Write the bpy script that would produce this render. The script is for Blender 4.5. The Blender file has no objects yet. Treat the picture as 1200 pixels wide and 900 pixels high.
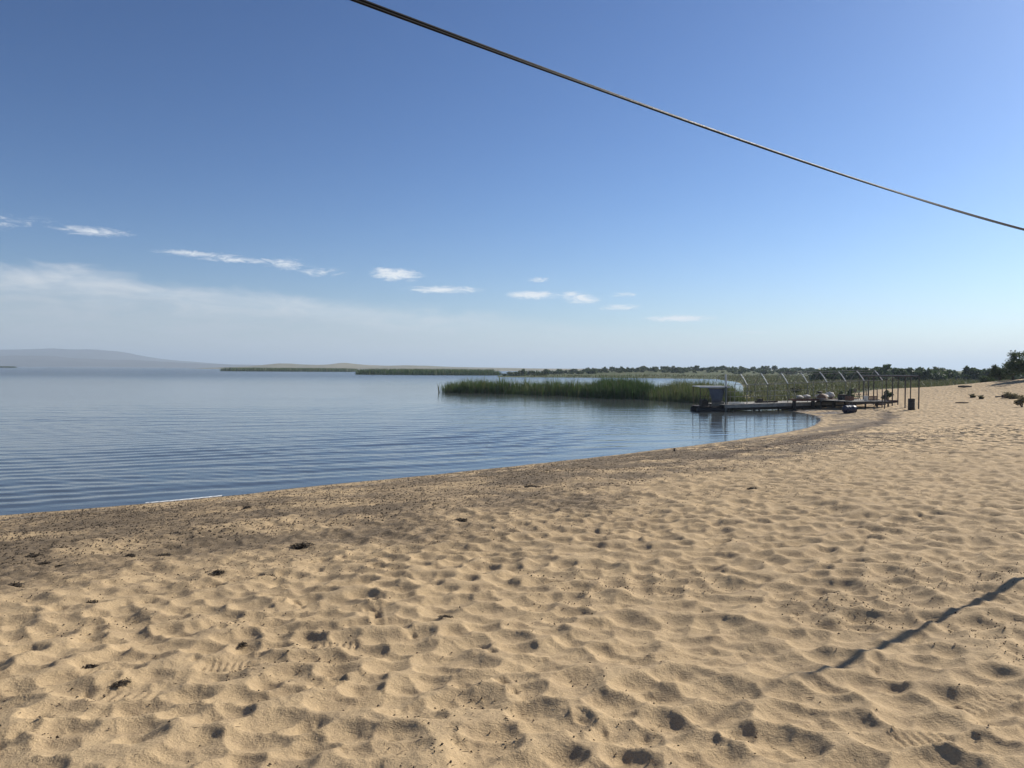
import bpy, math, random
import numpy as np
from mathutils import Vector, Matrix

R = math.radians
rng = np.random.default_rng(7)
random.seed(7)
sc = bpy.context.scene
col = sc.collection

# ------------------------------------------------------------------ camera
CAM_Z = 3.0
cam_d = bpy.data.cameras.new('camera')
cam = bpy.data.objects.new('camera', cam_d)
col.objects.link(cam)
sc.camera = cam
cam_d.sensor_width = 36.0
cam_d.lens = 27.0
cam_d.clip_start = 0.05
cam_d.clip_end = 40000
PITCH, ROLL = 1.115, 0.33
cam.matrix_world = (Matrix.Translation((0, 0, CAM_Z)) @ Matrix.Rotation(R(90 - PITCH), 4, 'X')
                    @ Matrix.Rotation(R(ROLL), 4, 'Z'))

# ------------------------------------------------------------------ light
SUN_AZ, SUN_EL = R(53.0), R(33.0)
sun_dir = Vector((math.cos(SUN_EL) * math.sin(SUN_AZ), math.cos(SUN_EL) * math.cos(SUN_AZ), math.sin(SUN_EL)))
sun_d = bpy.data.lights.new('sun', 'SUN')
sun_d.energy = 5.0
sun_d.angle = R(0.53)
sun_d.color = (1.0, 0.95, 0.86)
sun = bpy.data.objects.new('sun', sun_d)
sun.rotation_euler = (-sun_dir).to_track_quat('-Z', 'Y').to_euler()
sun.location = (30, 30, 40)
col.objects.link(sun)

sc.view_settings.view_transform = 'Standard'
sc.view_settings.look = 'None'
sc.view_settings.gamma = 1.0
sc.view_settings.exposure = 0.30
sc.view_settings.use_curve_mapping = False
sc.cycles.max_bounces = 6
sc.cycles.diffuse_bounces = 3
sc.cycles.glossy_bounces = 3
sc.cycles.transmission_bounces = 3
sc.cycles.volume_bounces = 0
sc.cycles.use_adaptive_sampling = True
sc.cycles.adaptive_threshold = 0.015


class NT:
    """small helper round a node tree"""
    def __init__(self, tree):
        self.t = tree
        self.n = tree.nodes
        self.l = tree.links

    def new(self, kind, **kw):
        n = self.n.new(kind)
        for k, v in kw.items():
            setattr(n, k, v)
        return n

    def put(self, sock, val):
        if isinstance(val, bpy.types.NodeSocket):
            self.l.new(val, sock)
        elif val is not None:
            sock.default_value = val

    def m(self, op, a, b=None, c=None, clamp=False):
        n = self.new('ShaderNodeMath', operation=op, use_clamp=clamp)
        self.put(n.inputs[0], a)
        if b is not None:
            self.put(n.inputs[1], b)
        if c is not None:
            self.put(n.inputs[2], c)
        return n.outputs[0]

    def ramp(self, v, lo, hi, a=0.0, b=1.0):
        n = self.new('ShaderNodeMapRange', interpolation_type='SMOOTHSTEP')
        self.put(n.inputs[0], v)
        for i, x in enumerate((lo, hi, a, b)):
            self.put(n.inputs[i + 1], x)
        return n.outputs[0]

    def mix(self, f, a, b):
        n = self.new('ShaderNodeMix', data_type='RGBA')
        self.put(n.inputs[0], f)
        for s, v in ((n.inputs[6], a), (n.inputs[7], b)):
            if isinstance(v, tuple) and len(v) == 3:
                v = v + (1,)
            self.put(s, v)
        return n.outputs[2]

    def noise(self, vec, scale, detail=4, rough=0.55, dist=0.0, lac=2.0):
        n = self.new('ShaderNodeTexNoise')
        self.put(n.inputs['Vector'], vec)
        n.inputs['Scale'].default_value = scale
        n.inputs['Detail'].default_value = detail
        n.inputs['Roughness'].default_value = rough
        n.inputs['Distortion'].default_value = dist
        n.inputs['Lacunarity'].default_value = lac
        return n.outputs[0]

    def mapping(self, vec, scale=(1, 1, 1), rot=(0, 0, 0), loc=(0, 0, 0)):
        n = self.new('ShaderNodeMapping')
        self.put(n.inputs[0], vec)
        n.inputs['Scale'].default_value = scale
        n.inputs['Rotation'].default_value = rot
        n.inputs['Location'].default_value = loc
        return n.outputs[0]


# ------------------------------------------------------------------ world
def build_world():
    w = bpy.data.worlds.new('World')
    sc.world = w
    w.use_nodes = True
    w.cycles.sampling_method = 'MANUAL'
    w.cycles.sample_map_resolution = 512
    t = NT(w.node_tree)
    t.n.clear()
    out = t.new('ShaderNodeOutputWorld')
    bg = t.new('ShaderNodeBackground')
    bg.inputs['Strength'].default_value = 0.076
    sky = t.new('ShaderNodeTexSky', sky_type='NISHITA')
    sky.sun_disc = False
    sky.sun_elevation = SUN_EL
    sky.sun_rotation = SUN_AZ
    sky.altitude = 700
    sky.air_density = 1.0
    sky.dust_density = 0.8
    sky.ozone_density = 3.0
    tc = t.new('ShaderNodeTexCoord')
    sep = t.new('ShaderNodeSeparateXYZ')
    t.l.new(tc.outputs['Generated'], sep.inputs[0])
    x, y, z = sep.outputs
    az = t.m('MULTIPLY', t.m('ARCTAN2', x, y), 180 / math.pi)     # degrees right of +Y
    el = t.m('MULTIPLY', t.m('ARCSINE', z), 180 / math.pi)
    comb = t.new('ShaderNodeCombineXYZ')
    t.l.new(az, comb.inputs[0])
    t.l.new(el, comb.inputs[1])
    ae = comb.outputs[0]
    # veil of high cloud low over the far side of the lake
    zc = t.m('MAXIMUM', z, 0.012)
    px = t.m('DIVIDE', x, zc)
    py = t.m('DIVIDE', y, zc)
    pc = t.new('ShaderNodeCombineXYZ')
    t.l.new(px, pc.inputs[0])
    t.l.new(py, pc.inputs[1])
    wav = t.noise(t.mapping(ae, (0.16, 0.5, 1)), 1.0, 6, 0.6, 0.6)
    edge = t.m('SUBTRACT', 4.1, t.m('MULTIPLY', az, 0.075))
    edge = t.m('MAXIMUM', edge, 2.6)
    edge = t.m('ADD', edge, t.m('MULTIPLY', t.m('SUBTRACT', wav, 0.5), 2.6))
    below = t.m('SUBTRACT', edge, el)
    veil = t.ramp(below, -0.25, 0.9)
    fil = t.noise(t.mapping(ae, (0.22, 1.1, 1), (0, 0, R(-6))), 1.0, 7, 0.65, 0.8)
    dens = t.ramp(az, 16, -20, 0.15, 0.85)
    veil = t.m('MULTIPLY', veil, t.m('MULTIPLY', dens, t.ramp(fil, 0.30, 0.72, 0.45, 1.0)))
    # small torn cloudlets in a loose line
    er = t.noise(t.mapping(ae, (0.75, 2.4, 1), (0, 0, R(5))), 1.0, 8, 0.72, 1.3)
    puffs = [(-28.5, 8.75, 2.6, .38, .85), (-22.2, 7.75, 3.0, .26, 1.0), (-19.6, 7.5, 3.4, .24, .9), (-16.4, 7.35, 1.6, .55, .8),
             (-14.0, 6.9, 1.8, .42, .75), (-8.5, 6.85, 2.0, .50, 1.25), (-9.6, 7.1, 1.0, .3, 1.1), (-5.2, 5.85, 3.0, .32, 1.2),
             (1.9, 6.65, .9, .22, 1.0), (1.6, 5.5, 2.1, .34, 1.35), (5.1, 5.25, 1.5, .45, 1.2), (4.4, 5.5, .9, .3, 1.1),
             (7.9, 4.6, 1.6, .28, 1.1), (8.2, 5.5, 1.1, .22, .9), (12.3, 3.75, 2.6, .30, 1.3), (17.3, 2.75, 1.9, .22, .6), (-33.0, 8.9, 5.0, .7, .35)]
    tot = None
    for a, e, wa, we, s in puffs:
        da = t.m('DIVIDE', t.m('SUBTRACT', az, a), wa)
        de = t.m('DIVIDE', t.m('SUBTRACT', el, e), we)
        q = t.m('SQRT', t.m('ADD', t.m('MULTIPLY', da, da), t.m('MULTIPLY', de, de)))
        d = t.m('SUBTRACT', 1.25, q)
        d = t.m('MULTIPLY', t.m('MAXIMUM', d, 0.0), s)
        tot = d if tot is None else t.m('MAXIMUM', tot, d)
    ps = t.m('ADD', tot, t.m('MULTIPLY', t.m('SUBTRACT', er, 0.5), 3.2))
    puff = t.m('MULTIPLY', t.ramp(ps, 0.15, 1.5), t.ramp(tot, 0.02, 0.5))
    puff = t.m('MULTIPLY', puff, 0.95)
    tint = t.new('ShaderNodeMix', data_type='RGBA', blend_type='MULTIPLY')
    tint.inputs[0].default_value = 1.0
    gm = t.new('ShaderNodeGamma')
    gm.inputs[1].default_value = 1.34
    t.l.new(sky.outputs[0], gm.inputs[0])
    t.l.new(gm.outputs[0], tint.inputs[6])
    tint.inputs[7].default_value = (0.435, 0.505, 0.585, 1)
    # pale air thickening to the horizon all round
    hzn = t.m('POWER', 2.718, t.m('MULTIPLY', t.m('MAXIMUM', el, 0.0), -0.36))
    side = t.ramp(az, -35, 40)
    c = t.mix(t.m('MULTIPLY', hzn, 0.85), tint.outputs[2], t.mix(side, (7.0, 7.4, 7.8), (8.8, 9.0, 9.1)))
    vc = t.mix(t.ramp(below, 0.6, 2.6), (8.2, 8.6, 9.0), (5.8, 6.5, 7.2))
    c = t.mix(veil, c, t.mix(side, vc, (7.2, 8.0, 8.6)))
    c = t.mix(puff, c, (9.6, 10.0, 10.4))
    t.l.new(c, bg.inputs['Color'])
    t.l.new(bg.outputs[0], out.inputs['Surface'])


build_world()


# ------------------------------------------------------------------ helpers
def tag(o, label=None, cat=None, group=None, kind=None):
    if label: o['label'] = label
    if cat: o['category'] = cat
    if group: o['group'] = group
    if kind: o['kind'] = kind
    return o


def empty(name, loc=(0, 0, 0), rz=0.0):
    o = bpy.data.objects.new(name, None)
    o.empty_display_size = 0.2
    o.location = loc
    o.rotation_euler = (0, 0, rz)
    col.objects.link(o)
    return o


def link_mesh(name, me, mat, parent=None, loc=None, rot=None):
    o = bpy.data.objects.new(name, me)
    if mat and not me.materials:
        me.materials.append(mat)
    if parent:
        o.parent = parent
    if loc is not None: o.location = loc
    if rot is not None: o.rotation_euler = rot
    col.objects.link(o)
    return o


class MB:
    def __init__(self):
        self.v, self.f = [], []

    def add(self, vs, fs):
        b = len(self.v)
        self.v += [tuple(p) for p in vs]
        self.f += [tuple(i + b for i in f) for f in fs]

    def box(self, c, s, rot=None):
        hx, hy, hz = s[0] / 2, s[1] / 2, s[2] / 2
        P = [Vector((a * hx, b * hy, d * hz)) for a in (-1, 1) for b in (-1, 1) for d in (-1, 1)]
        if rot is not None:
            M = rot if isinstance(rot, Matrix) else Matrix.Rotation(rot, 3, 'Z')
            P = [M @ p for p in P]
        P = [p + Vector(c) for p in P]
        self.add(P, [(0, 1, 3, 2), (4, 6, 7, 5), (0, 4, 5, 1), (2, 3, 7, 6), (0, 2, 6, 4), (1, 5, 7, 3)])

    def tube(self, pts, r, n=8, cap=True):
        pts = [Vector(p) for p in pts]
        rs = r if isinstance(r, (list, tuple)) else [r] * len(pts)
        vs, fs = [], []
        prev = None
        for i, p in enumerate(pts):
            d = (pts[min(i + 1, len(pts) - 1)] - pts[max(i - 1, 0)]).normalized()
            up = prev if prev is not None else (Vector((0, 0, 1)) if abs(d.z) < 0.9 else Vector((1, 0, 0)))
            a = d.cross(up)
            a.normalize()
            b = a.cross(d)
            b.normalize()
            prev = b
            for k in range(n):
                an = 2 * math.pi * k / n
                vs.append(p + (a * math.cos(an) + b * math.sin(an)) * rs[i])
        for i in range(len(pts) - 1):
            for k in range(n):
                k2 = (k + 1) % n
                fs.append((i * n + k, i * n + k2, (i + 1) * n + k2, (i + 1) * n + k))
        if cap:
            fs.append(tuple(range(n - 1, -1, -1)))
            fs.append(tuple(range((len(pts) - 1) * n, len(pts) * n)))
        self.add(vs, fs)

    def lathe(self, prof, n=16, c=(0, 0, 0)):
        vs, fs = [], []
        for r, z in prof:
            for k in range(n):
                an = 2 * math.pi * k / n
                vs.append((c[0] + r * math.cos(an), c[1] + r * math.sin(an), c[2] + z))
        for i in range(len(prof) - 1):
            for k in range(n):
                k2 = (k + 1) % n
                fs.append((i * n + k, i * n + k2, (i + 1) * n + k2, (i + 1) * n + k))
        fs.append(tuple(range(n - 1, -1, -1)))
        fs.append(tuple(range((len(prof) - 1) * n, len(prof) * n)))
        self.add(vs, fs)

    def mesh(self, name, smooth=False):
        me = bpy.data.meshes.new(name)
        me.from_pydata(self.v, [], self.f)
        me.update()
        if smooth:
            me.polygons.foreach_set('use_smooth', [True] * len(me.polygons))
            try:
                me.set_sharp_from_angle(angle=R(42))
            except Exception:
                pass
        return me

    def build(self, name, mat, parent=None, loc=None, rot=None, smooth=False):
        return link_mesh(name, self.mesh(name, smooth), mat, parent, loc, rot)


def np_mesh(name, V, F, smooth=True, attrs=None):
    """V (n,3) float, F (m,k) int"""
    me = bpy.data.meshes.new(name)
    n, k = F.shape
    me.vertices.add(len(V))
    me.vertices.foreach_set('co', np.ascontiguousarray(V, dtype=np.float32).ravel())
    me.loops.add(n * k)
    me.loops.foreach_set('vertex_index', np.ascontiguousarray(F, dtype=np.int32).ravel())
    me.polygons.add(n)
    me.polygons.foreach_set('loop_start', np.arange(0, n * k, k, dtype=np.int32))
    me.polygons.foreach_set('loop_total', np.full(n, k, dtype=np.int32))
    me.polygons.foreach_set('use_smooth', np.full(n, smooth, dtype=bool))
    for an, av in (attrs or {}).items():
        a = me.attributes.new(an, 'FLOAT', 'POINT')
        a.data.foreach_set('value', np.ascontiguousarray(av, dtype=np.float32))
    me.update(calc_edges=True)
    me.validate()
    return me


def grid_faces(nr, nc, wrap=False):
    i = np.arange(nr - 1)[:, None]
    j = np.arange(nc if wrap else nc - 1)[None, :]
    j2 = (j + 1) % nc
    a = i * nc + j
    b = i * nc + j2
    return np.stack([a, b, b + nc, a + nc], -1).reshape(-1, 4)


# -- lattice noise in numpy
_perm = rng.permutation(4096)
_val = rng.random(4096)


def vnoise(x, y, s=1.0, seed=0):
    x = np.asarray(x) * s + seed * 17.31
    y = np.asarray(y) * s - seed * 9.77
    xi = np.floor(x).astype(np.int64)
    yi = np.floor(y).astype(np.int64)
    fx, fy = x - xi, y - yi
    fx = fx * fx * fx * (fx * (fx * 6 - 15) + 10)
    fy = fy * fy * fy * (fy * (fy * 6 - 15) + 10)

    def h(a, b):
        return _val[_perm[(_perm[a & 4095] + b) & 4095]]
    v00, v10, v01, v11 = h(xi, yi), h(xi + 1, yi), h(xi, yi + 1), h(xi + 1, yi + 1)
    return ((v00 * (1 - fx) + v10 * fx) * (1 - fy) + (v01 * (1 - fx) + v11 * fx) * fy) * 2 - 1


def fbm(x, y, s=1.0, o=4, seed=0, g=0.5):
    r, a, t = 0.0, 1.0, 0.0
    for k in range(o):
        r = r + a * vnoise(x, y, s * 2 ** k, seed + k * 3)
        t += a
        a *= g
    return r / t


def sstep(x, a, b):
    t = np.clip((x - a) / (b - a), 0, 1)
    return t * t * (3 - 2 * t)


def poly_sd(x, y, poly):
    """signed distance, positive inside"""
    x = np.asarray(x, float)
    y = np.asarray(y, float)
    d2 = np.full(x.shape, 1e18)
    ins = np.zeros(x.shape, bool)
    n = len(poly)
    for i in range(n):
        ax, ay = poly[i]
        bx, by = poly[(i + 1) % n]
        ex, ey = bx - ax, by - ay
        wx, wy = x - ax, y - ay
        t = np.clip((wx * ex + wy * ey) / (ex * ex + ey * ey), 0, 1)
        dx, dy = wx - ex * t, wy - ey * t
        d2 = np.minimum(d2, dx * dx + dy * dy)
        if by != ay:
            c = ((ay > y) != (by > y)) & (x < ex * (y - ay) / ey + ax)
            ins ^= c
    return np.where(ins, 1, -1) * np.sqrt(d2)


def smooth_line(pts, n=6):
    out = []
    for i in range(len(pts) - 1):
        p0, p1, p2, p3 = (np.array(pts[max(0, min(len(pts) - 1, i + k))], float) for k in (-1, 0, 1, 2))
        for k in range(n):
            t = k / n
            out.append(tuple(0.5 * (2 * p1 + (p2 - p0) * t + (2 * p0 - 5 * p1 + 4 * p2 - p3) * t * t
                                    + (3 * p1 - p0 - 3 * p2 + p3) * t ** 3)))
    out.append(tuple(pts[-1]))
    return out


# ------------------------------------------------------------------ the lie of the land
NEAR_SHORE = smooth_line([(-80, -36), (-30, 1.5), (-14, 12.7), (-10.3, 15.4), (-7.6, 17.1), (-4.42, 19.9), (0, 23.6), (6.6, 29.9),
                          (10.65, 34.2), (15.6, 40.5), (19.3, 48.2), (20.6, 54), (20.8, 62), (21.5, 72), (30, 100), (45, 150),
                          (57, 195), (63, 232), (66, 262), (30, 277), (0, 282), (-6, 292), (-4, 420)], 4)
LAND = NEAR_SHORE + [(40, 700), (400, 2200), (16000, 16000), (16000, -16000), (-16000, -16000), (-300, -160)]
GRASS = [(19, 67), (26, 66), (34, 78), (46, 93), (70, 103), (110, 112), (16000, 300), (16000, 16000), (-10, 16000), (-10, 270), (60, 262), (56, 195), (44, 150), (29, 100)]


def land_z(x, y, sd=None):
    x = np.asarray(x, float)
    y = np.asarray(y, float)
    if sd is None:
        sd = poly_sd(x, y, LAND)
    amp = 1.55 - 0.72 * sstep(y, 22, 52) - 0.30 * sstep(y, 62, 80) * (1 - sstep(x, 30, 46))
    z = amp * np.tanh(np.maximum(sd, 0) / 13.0)
    z = np.where(sd < 0, np.maximum(sd * 0.11, -2.2), z)
    # dune on the right
    z = z + 2.0 * np.exp(-(((x - 58) / 13) ** 2 + ((y - 74) / 15) ** 2)) * sstep(sd, 3, 16)
    z = z + 1.0 * sstep(x - 0.62 * y, 6, 26) * sstep(y, 15, 60) * sstep(sd, 3, 20)
    # low rise on the far side
    z = z + 2.2 * sstep(y, 285, 400) * sstep(sd, 2, 90)
    z = z + 0.05 * fbm(x, y, 0.35, 3, 5) * sstep(sd, 0.6, 4) * (1 - sstep(y, 60, 90))
    z = z + 0.35 * fbm(x, y, 0.02, 3, 9) * sstep(sd, 8, 40) * sstep(y, 90, 160)
    return z


def spot(px, py, z=None):
    """photo pixel (1200x900) -> a place on the ground, or at height z"""
    hz = 429 + 0.0058 * px
    zz = 1.2 if z is None else z
    for _ in range(12):
        Y = (CAM_Z - zz) * 900 / max(py - hz, 0.5)
        X = (px - 600) / 900 * Y
        if z is not None:
            break
        zz = 0.5 * zz + 0.5 * float(land_z(np.array([X]), np.array([Y]))[0])
    return X, Y, zz


def gz(x, y):
    return float(land_z(np.array([x]), np.array([y]))[0])


# ------------------------------------------------------------------ materials
def new_mat(name):
    m = bpy.data.materials.new(name)
    m.use_nodes = True
    t = NT(m.node_tree)
    b = m.node_tree.nodes['Principled BSDF']
    return m, t, b


def bump(t, b, height, strength, dist, base=None):
    n = t.new('ShaderNodeBump')
    n.inputs['Strength'].default_value = strength
    n.inputs['Distance'].default_value = dist
    t.put(n.inputs['Height'], height)
    if base is not None:
        t.put(n.inputs['Normal'], base)
    t.l.new(n.outputs[0], b.inputs['Normal'])
    return n.outputs[0]


def plain(name, c, rough=0.6, var=0.25, scale=6.0, metal=0.0, c2=None, bumpd=0.002, stretch=(1, 1, 1)):
    m, t, b = new_mat(name)
    tc = t.new('ShaderNodeTexCoord')
    vec = t.mapping(tc.outputs['Object'], stretch)
    n = t.noise(vec, scale, 6, 0.65)
    n2 = t.noise(vec, scale * 5.3, 4, 0.6)
    c2 = c2 or tuple(x * (1 - var) for x in c)
    f = t.ramp(t.m('ADD', t.m('MULTIPLY', n, 0.65), t.m('MULTIPLY', n2, 0.35)), 0.36, 0.66)
    t.l.new(t.mix(f, c, c2), b.inputs['Base Color'])
    b.inputs['Metallic'].default_value = metal
    t.l.new(t.ramp(n2, 0.3, 0.7, max(rough - 0.1, 0.05), min(rough + 0.12, 1)), b.inputs['Roughness'])
    if bumpd:
        bump(t, b, n2, 0.6, bumpd)
    return m


def leafy(name, c1, c2, c3=None, trans=0.3, scale=0.6):
    m, t, b = new_mat(name)
    geo = t.new('ShaderNodeNewGeometry')
    n = t.noise(geo.outputs['Position'], scale, 3, 0.6)
    rnd = geo.outputs['Random Per Island']
    c = t.mix(t.ramp(n, 0.35, 0.65), c1, c2)
    c = t.mix(t.ramp(rnd, 0.62, 1.0), c, c3 or c2)
    t.l.new(c, b.inputs['Base Color'])
    b.inputs['Roughness'].default_value = 0.62
    b.inputs['Specular IOR Level'].default_value = 0.25
    tr = t.new('ShaderNodeBsdfTranslucent')
    t.l.new(c, tr.inputs['Color'])
    mx = t.new('ShaderNodeMixShader')
    mx.inputs[0].default_value = trans
    t.l.new(b.outputs[0], mx.inputs[1])
    t.l.new(tr.outputs[0], mx.inputs[2])
    t.l.new(mx.outputs[0], m.node_tree.nodes['Material Output'].inputs['Surface'])
    return m


def attr(t, name):
    a = t.new('ShaderNodeAttribute', attribute_name=name)
    return a.outputs['Fac']


def sand_material():
    m, t, b = new_mat('sand')
    geo = t.new('ShaderNodeNewGeometry')
    P = geo.outputs['Position']
    n1 = t.noise(P, 0.55, 5, 0.6)
    n2 = t.noise(P, 6.0, 5, 0.65)
    n3 = t.noise(P, 90.0, 3, 0.7)
    n4 = t.noise(P, 22.0, 5, 0.72, 0.3)
    c = t.mix(t.ramp(n1, 0.3, 0.7), (0.545, 0.395, 0.222), (0.485, 0.35, 0.197))
    c = t.mix(t.ramp(n2, 0.42, 0.72, 0, 0.55), c, (0.34, 0.245, 0.146))
    c = t.mix(t.ramp(n3, 0.35, 0.7, 0, 0.35), c, (0.20, 0.142, 0.088))
    # fine grey-brown weed litter towards the water
    wr = attr(t, 'wrack')
    ls = t.noise(t.mapping(P, (1, 1, 1), (0, 0, R(-33))), 13.0, 7, 0.78, 0.5)
    lf = t.m('MULTIPLY', t.ramp(t.m('ADD', ls, t.m('MULTIPLY', wr, 0.26)), 0.56, 0.78), t.ramp(wr, 0.02, 0.5))
    c = t.mix(t.m('MULTIPLY', lf, 0.85), c, (0.10, 0.074, 0.047))
    gv = t.m('MULTIPLY', t.ramp(wr, 0.1, 0.9), t.ramp(n4, 0.35, 0.7, 0.35, 0.9))
    c = t.mix(gv, c, (0.195, 0.147, 0.095))
    # scattered specks of bark and shell everywhere
    vo = t.new('ShaderNodeTexVoronoi', feature='F1')
    t.l.new(P, vo.inputs['Vector'])
    vo.inputs['Scale'].default_value = 26.0
    sp = t.m('MULTIPLY', t.ramp(vo.outputs['Distance'], 0.16, 0.08), t.ramp(t.noise(P, 1.7, 4, 0.6), 0.48, 0.62))
    c = t.mix(t.m('MULTIPLY', sp, 0.7), c, (0.09, 0.065, 0.045))
    st = attr(t, 'streak')
    c = t.mix(t.m('MULTIPLY', st, t.ramp(n4, 0.3, 0.6, 0.55, 1.0)), c, (0.085, 0.058, 0.037))
    # dry pale salt line
    sl = attr(t, 'salt')
    c = t.mix(t.m('MULTIPLY', sl, t.ramp(n4, 0.45, 0.66)), c, (0.42, 0.36, 0.28))
    # wet rim, plus shore mud with jetty shade darkened into the colour
    wet_shade = attr(t, 'wet_shade')
    c = t.mix(wet_shade, c, (0.09, 0.068, 0.045))
    # meadow
    gr = attr(t, 'grass')
    gn = t.noise(t.mapping(P, (0.6, 0.16, 1)), 0.5, 6, 0.7)
    gc = t.mix(t.ramp(gn, 0.34, 0.66), (0.06, 0.082, 0.026), (0.10, 0.105, 0.042))
    gc = t.mix(t.ramp(t.noise(P, 0.07, 4, 0.6), 0.52, 0.72, 0, 0.4), gc, (0.15, 0.13, 0.065))
    c = t.mix(t.ramp(t.m('ADD', gr, t.m('MULTIPLY', t.m('SUBTRACT', gn, 0.5), 0.9)), 0.35, 0.65), c, gc)
    t.l.new(c, b.inputs['Base Color'])
    t.l.new(t.ramp(wet_shade, 0.2, 1.0, 0.95, 0.35), b.inputs['Roughness'])
    b.inputs['Specular IOR Level'].default_value = 0.2
    n5 = t.noise(P, 9.0, 6, 0.7, 0.2)
    hb = t.m('ADD', t.m('ADD', t.m('MULTIPLY', n3, 0.35), t.m('MULTIPLY', n5, 0.55)), t.m('ADD', t.m('MULTIPLY', n4, 0.9), t.m('MULTIPLY', t.m('MULTIPLY', ls, wr), 1.4)))
    # trampling too far off to model singly
    v5 = t.new('ShaderNodeTexVoronoi', feature='SMOOTH_F1')
    t.l.new(P, v5.inputs['Vector'])
    v5.inputs['Scale'].default_value = 3.4
    v5.inputs['Smoothness'].default_value = 0.25
    sy = t.new('ShaderNodeSeparateXYZ')
    t.l.new(P, sy.inputs[0])
    fm = t.m('MULTIPLY', t.ramp(sy.outputs[1], 14, 26), t.ramp(wr, 0.75, 0.2))
    hb = t.m('ADD', hb, t.m('MULTIPLY', t.m('MULTIPLY', v5.outputs['Distance'], fm), 15.0))
    bump(t, b, hb, 0.75, 0.016)
    return m


def water_material():
    m, t, b = new_mat('lake_water')
    geo = t.new('ShaderNodeNewGeometry')
    P = geo.outputs['Position']
    big = t.noise(t.mapping(P, (0.012, 0.035, 1), (0, 0, R(12))), 1.0, 4, 0.55)
    r1 = t.noise(t.mapping(P, (1.0, 2.2, 1), (0, 0, R(18))), 1.1, 4, 0.55, 0.4)
    r2 = t.noise(t.mapping(P, (1.0, 2.0, 1), (0, 0, R(-8))), 4.5, 3, 0.55, 0.3)
    r3 = t.noise(t.mapping(P, (0.7, 1.6, 1), (0, 0, R(10))), 0.28, 3, 0.5, 0.2)
    calm = t.ramp(big, 0.36, 0.6, 0.55, 1.15)
    h = t.m('ADD', t.m('MULTIPLY', r1, 0.05), t.m('ADD', t.m('MULTIPLY', r2, 0.010), t.m('MULTIPLY', r3, 0.10)))
    h = t.m('MULTIPLY', h, calm)
    wy = t.new('ShaderNodeSeparateXYZ')
    t.l.new(P, wy.inputs[0])
    h = t.m('MULTIPLY', h, t.ramp(wy.outputs[1], 110, 330, 1.0, 4.5))      # wind-ruffled open water
    n = t.new('ShaderNodeBump')
    n.inputs['Strength'].default_value = 1.0
    n.inputs['Distance'].default_value = 0.24
    t.l.new(h, n.inputs['Height'])
    t.l.new(n.outputs[0], b.inputs['Normal'])
    b.inputs['Base Color'].default_value = (0.066, 0.074, 0.072, 1)
    t.l.new(t.ramp(wy.outputs[1], 60, 300, 0.07, 0.22), b.inputs['Roughness'])
    b.inputs['IOR'].default_value = 1.333
    return m


M = {}
M['sand'] = sand_material()
M['water'] = water_material()
M['reed'] = leafy('reed_leaf', (0.072, 0.125, 0.028), (0.10, 0.15, 0.04), (0.18, 0.165, 0.075), 0.30, 0.25)
M['reed_dark'] = leafy('reed_leaf_dark', (0.045, 0.095, 0.018), (0.07, 0.13, 0.028), (0.14, 0.145, 0.055), 0.26, 0.5)
M['reed_dry'] = leafy('reed_leaf_olive', (0.095, 0.13, 0.038), (0.12, 0.145, 0.048), (0.2, 0.175, 0.085), 0.30, 0.4)
M['meadow'] = leafy('meadow_blade', (0.085, 0.10, 0.03), (0.12, 0.125, 0.05), (0.18, 0.15, 0.075), 0.3, 0.08)
M['shrub'] = leafy('shrub_leaf', (0.042, 0.072, 0.022), (0.068, 0.10, 0.03), (0.10, 0.12, 0.042), 0.28, 0.3)
M['shrub_grey'] = leafy('shrub_leaf_grey', (0.14, 0.13, 0.065), (0.20, 0.17, 0.09), (0.27, 0.22, 0.13), 0.35, 0.8)
M['bark'] = plain('bark', (0.09, 0.07, 0.05), 0.9, 0.5, 9)
M['litter'] = plain('dried_weed', (0.085, 0.062, 0.04), 0.95, 0.55, 14)
M['litter2'] = plain('dry_twig', (0.13, 0.095, 0.06), 0.95, 0.55, 5)
M['roof_sheet'] = plain('pale_roof_sheet', (0.78, 0.77, 0.74), 0.5, 0.12, 3)
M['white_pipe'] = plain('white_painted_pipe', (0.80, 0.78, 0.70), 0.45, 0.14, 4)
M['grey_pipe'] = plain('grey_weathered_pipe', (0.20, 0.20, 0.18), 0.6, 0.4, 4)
M['dark_steel'] = plain('dark_rusty_steel', (0.085, 0.073, 0.062), 0.7, 0.45, 5)
M['deck'] = plain('weathered_board', (0.42, 0.385, 0.32), 0.85, 0.4, 3, stretch=(1, 6, 1))
M['deck_dark'] = plain('dark_timber', (0.075, 0.058, 0.045), 0.85, 0.4, 3)
M['rust'] = plain('red_brown_board', (0.20, 0.085, 0.05), 0.75, 0.45, 4)
M['rust_dark'] = plain('dark_red_beam', (0.085, 0.032, 0.026), 0.75, 0.45, 4)
M['blue_plastic'] = plain('dark_blue_plastic', (0.02, 0.022, 0.05), 0.45, 0.3, 4)
M['black_plastic'] = plain('black_drum', (0.018, 0.016, 0.018), 0.55, 0.4, 4)
M['canvas'] = plain('grey_blue_canvas', (0.14, 0.15, 0.18), 0.75, 0.3, 4)
M['sack'] = plain('pale_sack', (0.62, 0.58, 0.52), 0.85, 0.3, 9)
M['dark_cloth'] = plain('dark_bundle', (0.04, 0.038, 0.04), 0.85, 0.4, 9)
M['wicker'] = plain('brown_wicker', (0.24, 0.13, 0.065), 0.8, 0.4, 14)
M['rubber'] = plain('black_cable_rubber', (0.012, 0.011, 0.011), 0.6, 0.3, 30, bumpd=0)
M['rubber'].node_tree.nodes['Principled BSDF'].inputs['Specular IOR Level'].default_value = 0.12
M['pole'] = plain('grey_pole_timber', (0.21, 0.175, 0.135), 0.85, 0.4, 5, stretch=(6, 6, 1))
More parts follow.
